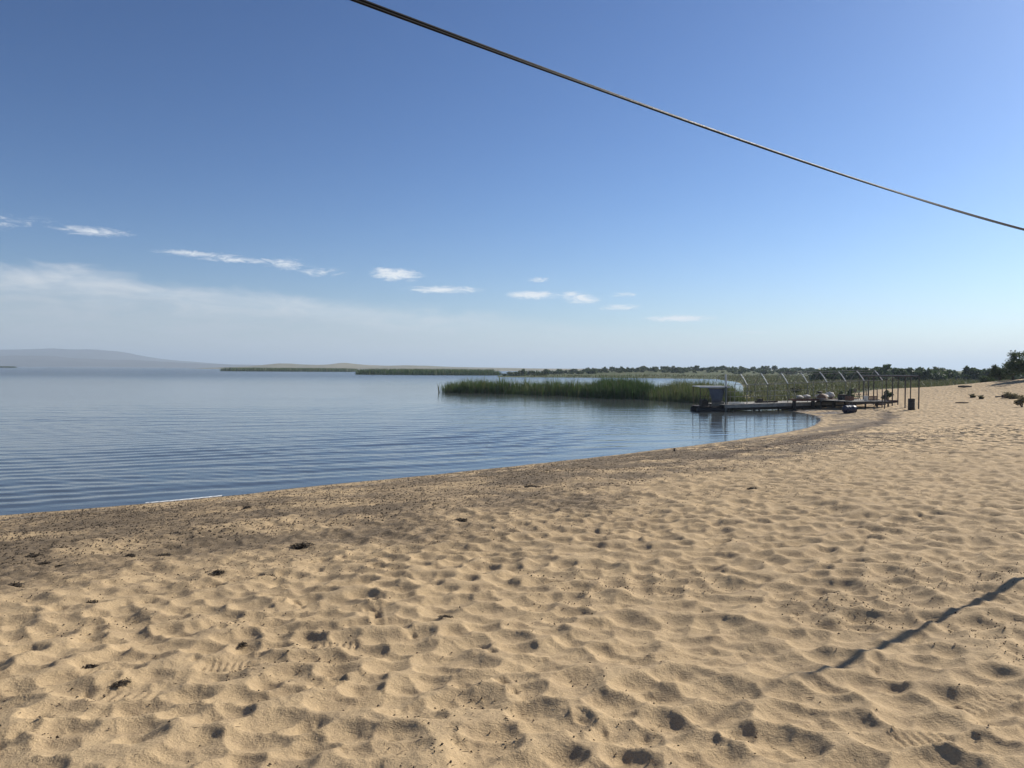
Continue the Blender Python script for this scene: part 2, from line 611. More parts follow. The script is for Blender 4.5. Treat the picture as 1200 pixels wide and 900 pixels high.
M['foam'] = plain('lake_foam', (0.8, 0.8, 0.78), 0.8, 0.2, 30)

# ------------------------------------------------------------------ beach and all land: one sheet
FINE = R(50)
SURF = {}


def surf_z(x, y):
    """height of the finished sand surface"""
    rs, th, Z = SURF['rs'], SURF['th'], SURF['Z']
    x, y = np.asarray(x, float), np.asarray(y, float)
    r, a = np.hypot(x, y), np.arctan2(x, y)
    i = np.clip(np.searchsorted(rs, r) - 1, 0, len(rs) - 2)
    j = np.clip(np.searchsorted(th, a) - 1, 0, len(th) - 2)
    u = np.clip((r - rs[i]) / (rs[i + 1] - rs[i]), 0, 1)
    v = np.clip((a - th[j]) / (th[j + 1] - th[j]), 0, 1)
    return (Z[i, j] * (1 - u) * (1 - v) + Z[i + 1, j] * u * (1 - v) + Z[i, j + 1] * (1 - u) * v + Z[i + 1, j + 1] * u * v)


def build_land():
    th = np.concatenate([np.linspace(-math.pi, -FINE, 46)[:-1], np.linspace(-FINE, FINE, 740), np.linspace(FINE, math.pi, 46)[1:-1]])
    rs = [0.35, 0.7, 1.1, 1.5]
    while rs[-1] < 2.5: rs.append(rs[-1] * 1.02)
    while rs[-1] < 38: rs.append(rs[-1] * 1.0048)
    while rs[-1] < 90: rs.append(rs[-1] * 1.009)
    while rs[-1] < 620: rs.append(rs[-1] * 1.016)
    while rs[-1] < 15000: rs.append(rs[-1] * 1.065)
    rs = np.array(rs)
    nr, nc = len(rs), len(th)
    Rg, Tg = np.meshgrid(rs, th, indexing='ij')
    X, Y = Rg * np.sin(Tg), Rg * np.cos(Tg)
    sd = poly_sd(X, Y, LAND)
    sdw = sd + 0.10 * fbm(X, Y, 0.9, 3, 3) * (Rg < 80)
    Z = land_z(X, Y, sdw)
    # ---- trampled sand: overlapping scooped hollows with sharp crests between them
    SURF.update(rs=rs, th=th)
    H = 0.03 * fbm(X, Y, 2.2, 3, 20) * (Rg < 60)
    top = H.copy()
    H = H + 0.052 * (1 - sstep(Rg, 35, 41))
    near = Rg < 45
    Xw = X + near * (0.030 * fbm(X, Y, 4.5, 2, 22) + 0.003 * fbm(X, Y, 22.0, 2, 23))
    Yw = Y + near * (0.030 * fbm(X, Y, 4.5, 2, 25) + 0.003 * fbm(X, Y, 22.0, 2, 26))

    def cell(cx, cy, asp, ang, k, off):
        """one concave tread hollow; neighbours meet in a sharp crest"""
        ext = math.sqrt((.085 + off) / k) * asp
        r = math.hypot(cx, cy)
        tt = math.atan2(cx, cy)
        a0, a1 = np.searchsorted(rs, r - ext), np.searchsorted(rs, r + ext)
        b0, b1 = np.searchsorted(th, tt - ext / r), np.searchsorted(th, tt + ext / r)
        if a1 - a0 < 1 or b1 - b0 < 1:
            return
        sl = (slice(a0, a1), slice(b0, b1))
        dx, dy = Xw[sl] - cx, Yw[sl] - cy
        ca, sa = math.cos(ang), math.sin(ang)
        u, v = (dx * ca + dy * sa) / asp, (-dx * sa + dy * ca)
        H[sl] = np.minimum(H[sl], top[sl] - off + k * (u * u + v * v))

    def stamp(cx, cy, ra, rb, ang, depth, rim=0.0, mode='min'):
        r = math.hypot(cx, cy)
        tt = math.atan2(cx, cy)
        ext = max(ra, rb) * 1.5
        a0, a1 = np.searchsorted(rs, r - ext), np.searchsorted(rs, r + ext)
        b0, b1 = np.searchsorted(th, tt - ext / r), np.searchsorted(th, tt + ext / r)
        if a1 - a0 < 2 or b1 - b0 < 2:
            return
        sl = (slice(a0, a1), slice(b0, b1))
        dx, dy = X[sl] - cx, Y[sl] - cy
        ca, sa = math.cos(ang), math.sin(ang)
        u, v = (dx * ca + dy * sa) / ra, (-dx * sa + dy * ca) / rb
        q = u * u + v * v
        if mode == 'min':
            hh = H[sl] - depth * np.clip(1.15 * (1 - q), 0, 1)
            if rim:
                hh = hh + rim * np.exp(-((np.sqrt(q) - 1.12) / 0.2) ** 2)
            H[sl] = hh
        elif mode == 'tread':
            w = np.clip((1 - np.maximum(np.abs(u), np.abs(v))) * 6, 0, 1)
            h = H[sl].mean() - 0.5 * depth + 0.4 * depth * np.sin(u * 7 * math.pi)
            H[sl] = H[sl] * (1 - w) + h * w

    def tramp(P):
        """how much the sand is walked over, and distance from the water"""
        x, y = P[:, 0], P[:, 1]
        s_ = poly_sd(x, y, LAND)
        right = 1 / (1 + np.exp(-(x + 0.10 * y - 0.2) / 0.9))
        base = 0.72 + 0.48 * right
        patch = 0.75 + 0.5 * fbm(x, y, 0.5, 3, 15)
        return base * np.clip(patch, 0, 1.1) * np.clip((s_ - 6.6 - 1.4 * (1 - right)) / 5.0, 0, 1), s_

    cells = []
    r0 = 1.6
    while r0 < 40:
        step = 0.21 if r0 < 20 else 0.24
        nn = int(2 * FINE * r0 / step)
        aa = -FINE + (np.arange(nn) + rng.random(nn)) * 2 * FINE / nn
        rr = r0 + (rng.random(nn) - 0.5) * step * 1.5
        cells.append(np.column_stack([rr * np.sin(aa), rr * np.cos(aa)]))
        r0 += step
    cells = np.vstack(cells)
    tr_, s_ = tramp(cells)
    for q in rng.permutation(len(cells)):
        x, y = cells[q]
        tr, sdd = tr_[q], s_[q]
        if sdd < 0.8 or x > 40:
            continue
        f = min(max(tr * 1.15, 0), 1)
        cell(x, y, rng.uniform(1.0, 1.6), rng.normal(0.1, 0.6), (0.9 + 2.5 * f) * rng.uniform(.8, 1.2),
             -0.016 * (1 - f) + rng.uniform(-.005, .0035) * (.4 + .6 * f))
    # small secondary scuffs on the nearer sand
    aa, rr = rng.uniform(-0.75, 0.78, 2600), 2.0 + 11 * rng.random(2600) ** 1.2
    P2 = np.column_stack([rr * np.sin(aa), rr * np.cos(aa)])
    for (x, y), sdd in zip(P2, poly_sd(P2[:, 0], P2[:, 1], LAND)):
        if sdd > 2:
            stamp(x, y, rng.uniform(.03, .075), rng.uniform(.025, .055), rng.random() * 6.3, rng.uniform(.003, .007))
    # trails of shoe prints
    for x0, y0, hd, nst in ((-2.6, 3.0, 0.25, 15), (0.6, 3.1, -0.55, 16), (-4.6, 5.2, 0.9, 14), (2.2, 4.4, 0.5, 18)):
        for q in range(nst):
            hd_ = hd + 0.10 * math.sin(q * .7)
            fx, fy = math.sin(hd_), math.cos(hd_)
            sgn = 1 if q % 2 else -1
            px_, py_ = x0 + fx * .62 * q + fy * .09 * sgn, y0 + fy * .62 * q - fx * .09 * sgn
            if float(poly_sd(np.array([px_]), np.array([py_]), LAND)[0]) < 2:
                break
            an = math.atan2(fy, fx)
            stamp(px_ + fx * .06, py_ + fy * .06, .085, .05, an, .022, rim=.004)
            stamp(px_ - fx * .08, py_ - fy * .08, .050, .038, an, .016, rim=.003)
    # sole prints
    for px, py, ang, L in ((145, 817, .0, .20), (395, 760, .1, .15), (265, 780, .2, .14), (1165, 825, .35, .2), (1175, 645, .2, .3), (1085, 870, .1, .15), (385, 805, 1.2, .13), (120, 790, .1, .14)):
        x, y, _ = spot(px, py)
        stamp(x, y, L, .075, ang, .016, mode='tread')
    # gouge beside the path of prints
    for k in range(9):
        x, y, _ = spot(438 + k * .6, 700 + k * 4.2)
        stamp(x, y, .07, .05, 1.4, .012, rim=.004)
    H = H - 0.020 * (1 - sstep(Rg, 35, 41))
    # dry sand slumps: slopes past the angle of repose run out, gentler ones stay crisp
    dr = (np.gradient(rs))[:, None]
    dc = (np.gradient(th))[None, :] * Rg
    for _ in range(6):
        slope = np.hypot(np.gradient(H, axis=0) / dr, np.gradient(H, axis=1) / dc)
        wgt = np.clip((slope - 0.56) / 0.28, 0.004, 1)
        avg = H.copy()
        avg[1:-1, 1:-1] = (H[:-2, 1:-1] + H[2:, 1:-1] + H[1:-1, :-2] + H[1:-1, 2:]) / 4
        H = H + wgt * (avg - H) * 0.8
    # lumpy weed litter near the water
    wl = sstep(sd, 0.4, 1.6) * (1 - sstep(sd, 8.0, 12.5))
    lump = fbm(X, Y, 7.0, 3, 40) * 0.020 + fbm(X, Y, 1.3, 3, 44) * 0.018
    fade = sstep(sd, 0.3, 1.8)
    H = H + (0.008 * fbm(X, Y, 6.0, 2, 46) + 0.005 * fbm(X, Y, 17.0, 2, 47)) * (1 - sstep(Rg, 9, 18))
    Z = Z + (H * fade + lump * wl) * (1 - sstep(Rg, 44, 70))
    Z = Z + 0.05 * fbm(X, Y, 0.9, 3, 31) * sstep(Rg, 30, 50) * (1 - sstep(Rg, 90, 160)) * sstep(sd, 1, 5)
    # ---- masks
    right = sstep(X + 0.10 * Y, 1.0, 6.0)
    wr = sstep(sd, 0.25, 1.3) * (1 - sstep(sd + 1.6 * fbm(X, Y, 0.45, 4, 60), 8.6 - 2.0 * right - 3.4 * sstep(Y, 24, 34), 13.4 - 3.0 * right - 5.0 * sstep(Y, 24, 34))) * (1 - .55 * sstep(Y, 40, 55))
    wr = np.clip(wr * (0.62 + 0.95 * fbm(X, Y, 0.8, 4, 64)), 0, 1) * (1 - sstep(Y, 58, 66))
    d2 = poly_sd(X, Y, [(5.0, 20.0), (8.8, 26.2), (12.0, 31.0), (15.6, 35.9), (19.2, 41.0), (22.0, 45.6), (24.6, 51), (25.2, 50.7), (22.7, 45.2), (19.9, 40.4), (16.3, 35.3), (12.7, 30.4), (9.4, 25.7), (5.4, 19.6)])
    streak = sstep(d2 + .45 * fbm(X, Y, .8, 3, 70), -0.45, 0.3) * 0.95
    salt = np.exp(-((sd - 2.1 - .35 * fbm(X, Y, .5, 3, 75)) / .22) ** 2) * (1 - sstep(X, 1, 6)) * .8
    salt = np.maximum(salt, np.exp(-((sd - .18) / .12) ** 2) * .8 * sstep(vnoise(X, Y, .35, 79), -.2, .3) * (Y < 60))
    wet_shade = (1 - sstep(sd, 0.0, 0.30)) * 0.85
    mud_shade = sstep(fbm(X, Y, .5, 3, 81), -0.15, .3) * sstep(sd, -.5, .2) * (1 - sstep(sd, 1.5, 4)) * sstep(Y, 47, 51) * (1 - sstep(Y, 62, 66))  # muddy patches by the jetty, with the shade there painted in
    wet_shade = np.maximum(wet_shade, mud_shade * .8)
    gsd = poly_sd(X, Y, GRASS)
    grass = sstep(gsd + 5 * fbm(X, Y, .12, 3, 84), -4, 5)
    duneg = sstep(fbm(X, Y, .16, 3, 88), .12, .4) * sstep(X - .5 * Y, 14, 20) * sstep(Y, 55, 70) * .6
    grass = np.clip(np.maximum(grass, duneg), 0, 1)
    SURF['Z'] = Z
    V = np.stack([X, Y, Z], -1).reshape(-1, 3)
    F = grid_faces(nr, nc, True)
    # close the middle
    c = len(V)
    V = np.vstack([V, [[0, 0, Z[0].mean()]]])
    at = {k: np.append(v.reshape(-1), v[0].mean()) for k, v in
          dict(wrack=wr, streak=streak, salt=salt, wet_shade=wet_shade, grass=grass).items()}
    F = F[:, ::-1]
    me = np_mesh('beach', V, F, True, at)
    o = link_mesh('beach', me, M['sand'])
    return tag(o, kind='structure')


build_land()


# ------------------------------------------------------------------ the lake
def build_lake():
    th = np.concatenate([np.linspace(-R(100), -R(40), 60)[:-1], np.linspace(-R(40), R(30), 260), np.linspace(R(30), R(75), 40)[1:]])
    rs = [6.0]
    while rs[-1] < 15: rs.append(rs[-1] + 0.2)
    while rs[-1] < 46: rs.append(rs[-1] + 0.085)
    while rs[-1] < 90: rs.append(rs[-1] + 0.24)
    while rs[-1] < 130: rs.append(rs[-1] + 0.8)
    while rs[-1] < 15500: rs.append(rs[-1] * 1.05)
    rs = np.array(rs)
    Rg, Tg = np.meshgrid(rs, th, indexing='ij')
    X, Y = Rg * np.sin(Tg), Rg * np.cos(Tg)
    sd = -poly_sd(X, Y, LAND)
    w = 0.5 * fbm(X, Y, 0.11, 2, 101)
    # long low swells running in along the shore, crests a little off parallel to one another
    ph1 = 2 * math.pi * (0.86 * Y - 0.50 * X + w) / 0.92
    ph2 = 2 * math.pi * (0.97 * Y - 0.22 * X - .8 * w) / 1.37
    ph3 = 2 * math.pi * (0.99 * Y + 0.10 * X + .6 * w) / 0.63
    ph4 = 2 * math.pi * (0.93 * Y - 0.36 * X + .9 * w) / 2.3
    far = 1 - .75 * sstep(sd, 5, 18)
    a1 = 0.014 * (0.6 + 0.8 * fbm(X, Y, .16, 2, 103)) * far
    a2 = 0.0085 * (0.5 + 0.9 * fbm(X, Y, .10, 2, 107))
    a3 = 0.0040 * (0.5 + 0.9 * fbm(X, Y, .25, 2, 109))
    a4 = 0.0100 * (0.5 + 0.9 * fbm(X, Y, .07, 2, 113))
    ph5 = 2 * math.pi * (0.80 * Y + 0.60 * X + w) / 0.55
    a5 = 0.0022 * (0.5 + 0.9 * fbm(X, Y, .2, 2, 117))
    Z = a5 * np.sin(ph5) + a1 * np.sin(ph1) + a2 * np.sin(ph2) + a3 * np.sin(ph3) + a4 * np.sin(ph4)
    calm = 1 - .6 * sstep(X, -2, 9)
    Z = Z * sstep(sd, 0.0, 1.6) * calm * (1 - sstep(Rg, 55, 95))
    V = np.stack([X, Y, Z], -1).reshape(-1, 3)
    F = grid_faces(len(rs), len(th))[:, ::-1]
    # drop what lies well under the land
    keep = (sd.reshape(-1)[F] > -3).any(1)
    F = F[keep]
    used = np.unique(F)
    mp = np.full(len(V), -1)
    mp[used] = np.arange(len(used))
    me = np_mesh('lake', V[used], mp[F], True)
    tag(link_mesh('lake', me, M['water']), kind='structure')


build_lake()


# ------------------------------------------------------------------ far hills and mountains
def ridge(name, mat, Y0, prof, depth, seed, rough, k=2):
    """a long hill: prof = [(x, height)], at distance Y0, built as a solid ridge"""
    xs = np.linspace(prof[0][0], prof[-1][0], 260)
    hs = np.interp(xs, [p[0] for p in prof], [p[1] for p in prof])
    hs = np.convolve(np.pad(hs, k, mode='edge'), np.ones(2 * k + 1) / (2 * k + 1), 'valid')
    t = np.linspace(-1, 1, 41)
    Tg, Xg = np.meshgrid(t, xs, indexing='ij')
    sh = np.clip(1 - np.abs(Tg) ** 1.5, 0, 1)
    Yg = Y0 + Tg * depth
    Hg = hs[None, :] * sh * (1 + rough * fbm(Xg, Yg, 3.0 / depth, 5, seed)) - 4 * (1 - sh) - 0.5
    V = np.stack([Xg, Yg, Hg], -1).reshape(-1, 3)
    me = np_mesh(name, V, grid_faces(41, 260)[:, ::-1], True)
    return tag(link_mesh(name, me, mat), kind='structure')


M['steppe'] = plain('dry_steppe', (0.24, 0.20, 0.115), 0.95, 0.35, 0.004, c2=(0.14, 0.135, 0.07), bumpd=0)
M['rock'] = plain('far_mountain', (0.10, 0.095, 0.085), 0.95, 0.4, 0.0015, bumpd=0)


def px_x(px, Y):
    return (px - 600) / 900 * Y


def hp(Y, pts):
    """ridge profile from bearings"""
    return [(px_x(px, Y), up / 900 * Y + CAM_Z) for px, up in pts]


ridge('mountain', M['rock'], 5200, hp(5200, [(-900, 8), (-500, 13), (-200, 16), (0, 19), (20, 20), (60, 20.3), (110, 19.4), (140, 18), (165, 12), (200, 8), (260, 4), (330, 1), (420, -2)]), 700, 11, .12)
ridge('far_hill', M['rock'], 3900, hp(3900, [(-900, 12), (-300, 13), (0, 12), (60, 12), (130, 8.5), (220, 5), (300, 3), (380, 2), (470, -1)]), 450, 12, .15)
ridge('far_hill', M['steppe'], 1700, hp(1700, [(235, -1), (300, 2), (335, 5.6), (355, 4), (385, 4), (402, 6.2), (420, 4.2), (455, 3.2), (480, 4), (520, 2.4), (580, 1.6), (640, 1), (720, 1.5), (900, 0)]), 260, 13, .15)
ridge('far_hill', M['steppe'], 1200, hp(1200, [(430, -2.5), (480, -.2), (530, 1.0), (580, .5), (640, 1), (700, 0.6), (800, 1.5), (1000, 1), (1300, 1)]), 160, 14, .2)


# ------------------------------------------------------------------ vegetation helpers
def blades(P, h, w, lean, n_seg=2, seed=0):
    """P (n,3) roots, h heights, w widths -> bent grass blades; each 2 quads"""
    g = np.random.default_rng(seed)
    n = len(P)
    a = g.random(n) * 2 * math.pi
    la = g.random(n) * 2 * math.pi
    ln = lean * (0.3 + g.random(n))
    side = np.stack([np.cos(a), np.sin(a), np.zeros(n)], -1)
    ld = np.stack([np.cos(la), np.sin(la), np.zeros(n)], -1)
    lev = []
    for s, ws in ((0, 1.0), (0.55, 0.9), (1.0, 0.12)):
        c = P + ld * (ln * h * s * s)[:, None]
        c = c + np.array([0, 0, 1]) * (h * s * (1 - .25 * ln * s))[:, None]
        lev += [c - side * (w * ws / 2)[:, None], c + side * (w * ws / 2)[:, None]]
    V = np.stack(lev, 1).reshape(-1, 3)
    b = np.arange(n)[:, None] * 6
    F = np.concatenate([b + np.array([[0, 1, 3, 2]]), b + np.array([[2, 3, 5, 4]])], 0)
    return V, F


def leaf_quads(C, size, g):
    n = len(C)
    d = g.normal(size=(n, 3))
    d /= np.linalg.norm(d, axis=1)[:, None]
    e = np.cross(d, g.normal(size=(n, 3)))
    e /= np.linalg.norm(e, axis=1)[:, None]
    s = (size * (0.6 + 0.8 * g.random(n)))[:, None]
    V = np.stack([C - d * s, C + e * s * .5, C + d * s, C - e * s * .5], 1).reshape(-1, 3)
    F = np.arange(4 * n).reshape(-1, 4)
    return V, F


def crown_points(g, n, lobes):
    """points in shells of several lobes: (cx,cy,cz,rx,ry,rz)"""
    lobes = np.array(lobes, float)
    wgt = lobes[:, 3] * lobes[:, 4]
    k = g.choice(len(lobes), n, p=wgt / wgt.sum())
    d = g.normal(size=(n, 3))
    d /= np.linalg.norm(d, axis=1)[:, None]
    r = g.random(n) ** 0.45
    return lobes[k, :3] + d * r[:, None] * lobes[k, 3:] * (1 + .18 * g.normal(size=(n, 1)))


def lobes_for(g, w, h, n=7, z0=0.35):
    L = []
    for i in range(n):
        a = g.random() * 2 * math.pi
        rr = w * 0.34 * math.sqrt(g.random())
        zz = h * (z0 + (0.86 - z0) * g.random())
        s = w * g.uniform(.17, .30) * (1.15 - .5 * zz / h)
        L.append((rr * math.cos(a), rr * math.sin(a), zz, s, s, s * g.uniform(.6, .9)))
    L.append((0, 0, h * .55, w * .26, w * .26, h * .28))
    return L


# ------------------------------------------------------------------ reed bed in the lake
def reed_bed(name, label, mat, poly, n, h0, seed, w=0.035, hv=0.25):
    g = np.random.default_rng(seed)
    p = np.array(poly)
    lo, hi = p.min(0), p.max(0)
    Q = g.random((n * 6, 2)) * (hi - lo) + lo
    s = poly_sd(Q[:, 0], Q[:, 1], poly) + 1.6 * fbm(Q[:, 0], Q[:, 1], .22, 3, seed)
    cl = fbm(Q[:, 0], Q[:, 1], .5, 3, seed + 5)
    Q = Q[(s > g.random(len(s)) * 1.2) & (cl > -.55 + .5 * g.random(len(s)) - .3)][:n]
    h = h0 * (1 + 2.3 * hv * fbm(Q[:, 0], Q[:, 1], .9, 3, seed + 9) + .24 * g.normal(size=len(Q)))
    edge = np.clip(poly_sd(Q[:, 0], Q[:, 1], poly) / 2.5, 0, 1)
    h = np.clip(h * (.62 + .38 * edge), .3, 3.2)
    P = np.column_stack([Q, np.minimum(-0.15, 0) * np.ones(len(Q))])
    V, F = blades(P, h + .15, w * (.6 + .8 * g.random(len(Q))), .24, seed=seed)
    o = link_mesh(name, np_mesh(name, V, F, False), mat)
    return tag(o, label, 'reeds', kind='stuff')


reed_bed('reed_bed', 'sparse green reeds standing in the lake, far left end of the reed bed', M['reed'],
         [(-9.4, 97), (-5, 94.5), (0, 91), (4.5, 87.5), (9, 83), (10.5, 91), (3, 97), (-3, 101), (-8, 102)], 9000, 1.34, 21, .05, .3)
reed_bed('reed_bed', 'tall dark green clump in the middle of the reed bed', M['reed_dark'],
         [(7.2, 84), (9.5, 80), (12, 77.8), (15.5, 77), (16.5, 82), (14, 88), (9, 90)], 9500, 1.62, 22, .05, .22)
reed_bed('reed_bed', 'olive reeds at the right end of the reed bed beside the jetty', M['reed_dry'],
         [(13.6, 76), (15.5, 71.5), (17.6, 70), (22, 70.5), (23.5, 78), (22, 90), (17, 92), (15.2, 82)], 10500, 1.42, 23, .05, .2)
reed_bed('reed_bed', 'low reed strip out on the lake left of the main reed bed', M['reed_dark'],
         [(-74, 362), (-40, 352), (-16, 356), (-4, 366), (-10, 385), (-50, 390), (-76, 374)], 9000, 2.3, 24, .26, .25)
reed_bed('reed_bed', 'distant thin reed strip on the lake below the low tan hills', M['reed'],
         [(-238, 622), (-205, 608), (-160, 612), (-128, 622), (-126, 640), (-180, 652), (-236, 640)], 8000, 2.7, 25, .42, .25)
reed_bed('reed_bed', 'tiny reed island on the lake at the left edge', M['reed_dark'],
         [(-905, 1310), (-860, 1300), (-846, 1306), (-850, 1318), (-905, 1325)], 2500, 2.6, 26, .8, .2)


# meadow behind the jetty
def meadow():
    g = np.random.default_rng(31)
    n = 60000
    r = 66 + (300 - 66) * g.random(n) ** 1.5
    a = np.arctan(g.uniform(0.02, .80, n))
    x, y = r * np.sin(a), r * np.cos(a)
    s = poly_sd(x, y, GRASS)
    l = poly_sd(x, y, LAND)
    k = (s + 4 * fbm(x, y, .12, 3, 84) > g.random(n) * 4) & (l > .2) & (fbm(x, y, .2, 3, 87) > -.35)
    x, y, r = x[k], y[k], r[k]
    z = land_z(x, y)
    h = (.38 + .25 * fbm(x, y, .1, 3, 90)) * (.7 + .6 * g.random(len(x))) * (1 + r / 320)
    V, F = blades(np.column_stack([x, y, z - .03]), np.clip(h, .1, 2), .05 * (1 + r / 90), .5, seed=32)
    o = link_mesh('meadow_grass', np_mesh('meadow_grass', V, F, False), M['meadow'])
    tag(o, 'tufted green meadow grass spreading behind the jetty', 'grass', kind='stuff')


meadow()


# ------------------------------------------------------------------ far belt of scrub: reads as one mass
def scrub_belt(name, label, spots, mat, seed, nleaf, leaf):
    g = np.random.default_rng(seed)
    Vs, Fs, b = [], [], 0
    for (x, y, w, h) in spots:
        L = [(c[0] + x, c[1] + y, c[2] + gz(x, y) - .1, *c[3:]) for c in lobes_for(g, w, h, 5, .25)]
        V, F = leaf_quads(crown_points(g, nleaf, L), np.full(nleaf, leaf * w / 3), g)
        Vs.append(V); Fs.append(F + b); b += len(V)
    o = link_mesh(name, np_mesh(name, np.vstack(Vs), np.vstack(Fs), False), mat)
    return tag(o, label, 'scrub', kind='stuff')


g = np.random.default_rng(41)
sp = []
for k in range(620):                                                  # on the low rise across the back water
    px = 590 + 480 * g.random()
    Y = g.uniform(330, 430)
    if px < 640: Y = g.uniform(300, 330)
    w = g.uniform(1.4, 3.6)
    sp.append((px_x(px, Y), Y, w, w * g.uniform(.28, .8)))
scrub_belt('far_scrub', 'dark dotted scrub along the low rise across the back water', sp, M['shrub'], 42, 80, .5)
sp = []
for k in range(150):                                                  # denser, right half
    px = 955 + 260 * g.random()
    Y = g.uniform(150, 205)
    w = g.uniform(2.0, 4.0)
    bulge = 1 + .22 * math.exp(-((px - 1015) / 40) ** 2) + .15 * math.exp(-((px - 1090) / 60) ** 2)
    sp.append((px_x(px, Y), Y, w, w * g.uniform(.55, .8) * bulge))
scrub_belt('far_scrub', 'dense dark green scrub belt behind the open sand at right', sp, M['shrub'], 43, 330, .34)


def bush(name, label, x, y, w, h, mat, seed, n=700, leaf=.06, group=None, cat='bush'):
    g = np.random.default_rng(seed)
    root = empty(name, (x, y, gz(x, y) - .02))
    L = lobes_for(g, w, h, 6, .25)
    V, F = leaf_quads(crown_points(g, n, L), np.full(n, leaf), g)
    link_mesh('crown', np_mesh('crown', V, F, False), mat, root)
    mb = MB()
    for i in range(5):
        c = L[i % len(L)]
        mb.tube([(c[0] * .1, c[1] * .1, -.05), (c[0] * .5, c[1] * .5, c[2] * .5), (c[0] * .9, c[1] * .9, c[2])], [.03 * h, .02 * h, .008 * h], 5)
    mb.build('stem', M['bark'], root)
    return tag(root, label, cat, group)


def tussock(name, label, x, y, w, h, mat, seed, n=500, cat='grass tuft', group=None):
    g = np.random.default_rng(seed)
    root_z = gz(x, y) - .03
    a, r = g.random(n) * 2 * math.pi, w * .5 * g.random(n) ** .6
    P = np.column_stack([r * np.cos(a) * .6, r * np.sin(a) * .6, np.zeros(n)])
    hh = h * (1 - .5 * (r / (w * .5)) ** 2) * (.6 + .6 * g.random(n))
    V, F = blades(P, hh, .022 * (.6 + g.random(n)) * (1 + h), .55, seed=seed)
    o = link_mesh(name, np_mesh(name, V, F, False), mat, None, (x, y, root_z))
    return tag(o, label, cat, group)


# ------------------------------------------------------------------ dune trees at the right
def tree(name, label, x, y, w, h, seed, n=5200, leaf=.085, group=None):
    g = np.random.default_rng(seed)
    root = empty(name, (x, y, gz(x, y) - .05))
    L = lobes_for(g, w, h, 13, .34)
    V, F = leaf_quads(crown_points(g, n, L), np.full(n, leaf), g)
    link_mesh('crown', np_mesh('crown', V, F, False), M['shrub'], root)
    mb = MB()
    mb.tube([(0, 0, -.1), (.04 * w, 0, h * .25), (0, .03 * w, h * .6)], [.05 * h, .04 * h, .02 * h], 8)
    for c in L[:9]:
        mb.tube([(0.02 * w, 0, h * .22), (c[0] * .55, c[1] * .55, c[2] * .7), (c[0], c[1], c[2])], [.025 * h, .016 * h, .006 * h], 6)
    mb.build('trunk', M['bark'], root, smooth=True)
    return tag(root, label, 'tree', group)


for (px, py, Y, w, h, lab, sd_) in (
        (1171, 440, 84, 2.3, 1.9, 'small open-crowned dark tree at the left end of the dune trees', 51),
        (1158, 442, 90, 1.8, 1.0, 'lowest dark tree, just left of the small dune tree', 52),
        (1186, 440, 80, 2.6, 2.3, 'rounded dark tree on the dune between small tree and tallest tree', 53),
        (1203, 438, 76, 3.6, 3.0, 'tallest dark tree on the dune cut by the right edge', 54),
        (1240, 436, 78, 4.2, 3.0, 'broad dark tree on the dune beyond the right edge', 55)):
    tree('dune_tree', lab, px_x(px, Y), Y, w, h, sd_, group='trees on the dune')


# ------------------------------------------------------------------ jetty
def along(i, n=8):
    """post line of the jetty: i = 0..8"""
    f = i / n
    return Vector((15.6 + 13.9 * f, 56.0 + 5.2 * f, 0))


row = (along(8) - along(0)).normalized()
perp = Vector((-row.y, row.x, 0))
ROT = math.atan2(row.y, row.x)


def deck_z(i):
    return 0.50 + 0.20 * i / 8


def part_box(name, mat, parent, c, s, rot=None):
    m = MB()
    m.box((0, 0, 0), s)
    return m.build(name, mat, parent, c, rot)


jetty = empty('jetty', (15.6, 56, 0))
tag(jetty, 'long weathered board jetty on dark legs running from the sand into the lake', 'jetty')
J0 = Vector((15.6, 56, 0))


def jl(v):                                                            # world -> jetty local
    return Vector(v) - J0


slope = math.atan2(.20, (along(8) - along(0)).length)
Rdeck = (Matrix.Rotation(ROT, 3, 'Z') @ Matrix.Rotation(-slope, 3, 'Y')).to_euler()
pm = MB()
pm.box((0, 0, 0), (.27, 2.5, .045))
plank_me = pm.mesh('plank')
plank_me.materials.append(M['deck'])
NPL = 50
for k in range(NPL):
    i = -0.15 + 8.0 * (k + .5) / NPL
    p = along(i) + perp * (1.0 + random.uniform(-.05, .05))
    p.z = deck_z(i) + random.uniform(-.006, .006)
    link_mesh('plank', plank_me, None, jetty, jl(p), (Rdeck.x, Rdeck.y, Rdeck.z + random.uniform(-.01, .01)))
for side, off in (('front', -.27), ('back', 2.27)):
    for a, b_ in ((-.15, 3.9), (3.92, 7.8)):
        p = (along(a) + along(b_)) / 2 + perp * off
        p.z = deck_z((a + b_) / 2) - .135
        ln = (along(b_) - along(a)).length
        o = part_box('fascia_board', M['deck'], jetty, jl(p), (ln, .05, .22), Rdeck)
for off, dz in ((-.05, .33), (1.0, .36), (2.05, .33)):  # dark beams added to fill in the shadow beneath the deck
    p = (along(.3) + along(7.7)) / 2 + perp * off
    p.z = deck_z(4) - dz
    part_box('deck_shade_beam', M['deck_dark'], jetty, jl(p), ((along(7.7) - along(.3)).length, .10, .24), Rdeck)
for i in (0.1, 1.3, 2.5, 3.7, 4.9, 6.1, 7.3):
    for off in (-.1, 2.1):
        p = along(i) + perp * off
        base = gz(p.x, p.y) - .3
        mb = MB()
        mb.tube([(0, 0, 0), (0, 0, deck_z(i) - .06 - base)], .07, 8)
        mb.build('leg', M['deck_dark'], jetty, jl((p.x, p.y, base)))
for zz in (.45, .85):                                                  # rail on the back of the water end
    a, b_ = along(0.05) + perp * 2.1, along(5.05) + perp * 2.1
    a.z, b_.z = deck_z(0) + zz, deck_z(5) + zz
    mb = MB()
    mb.tube([jl(a), jl(b_)], .02, 6)
    top_rail = mb.build('rail', M['grey_pipe'], jetty)
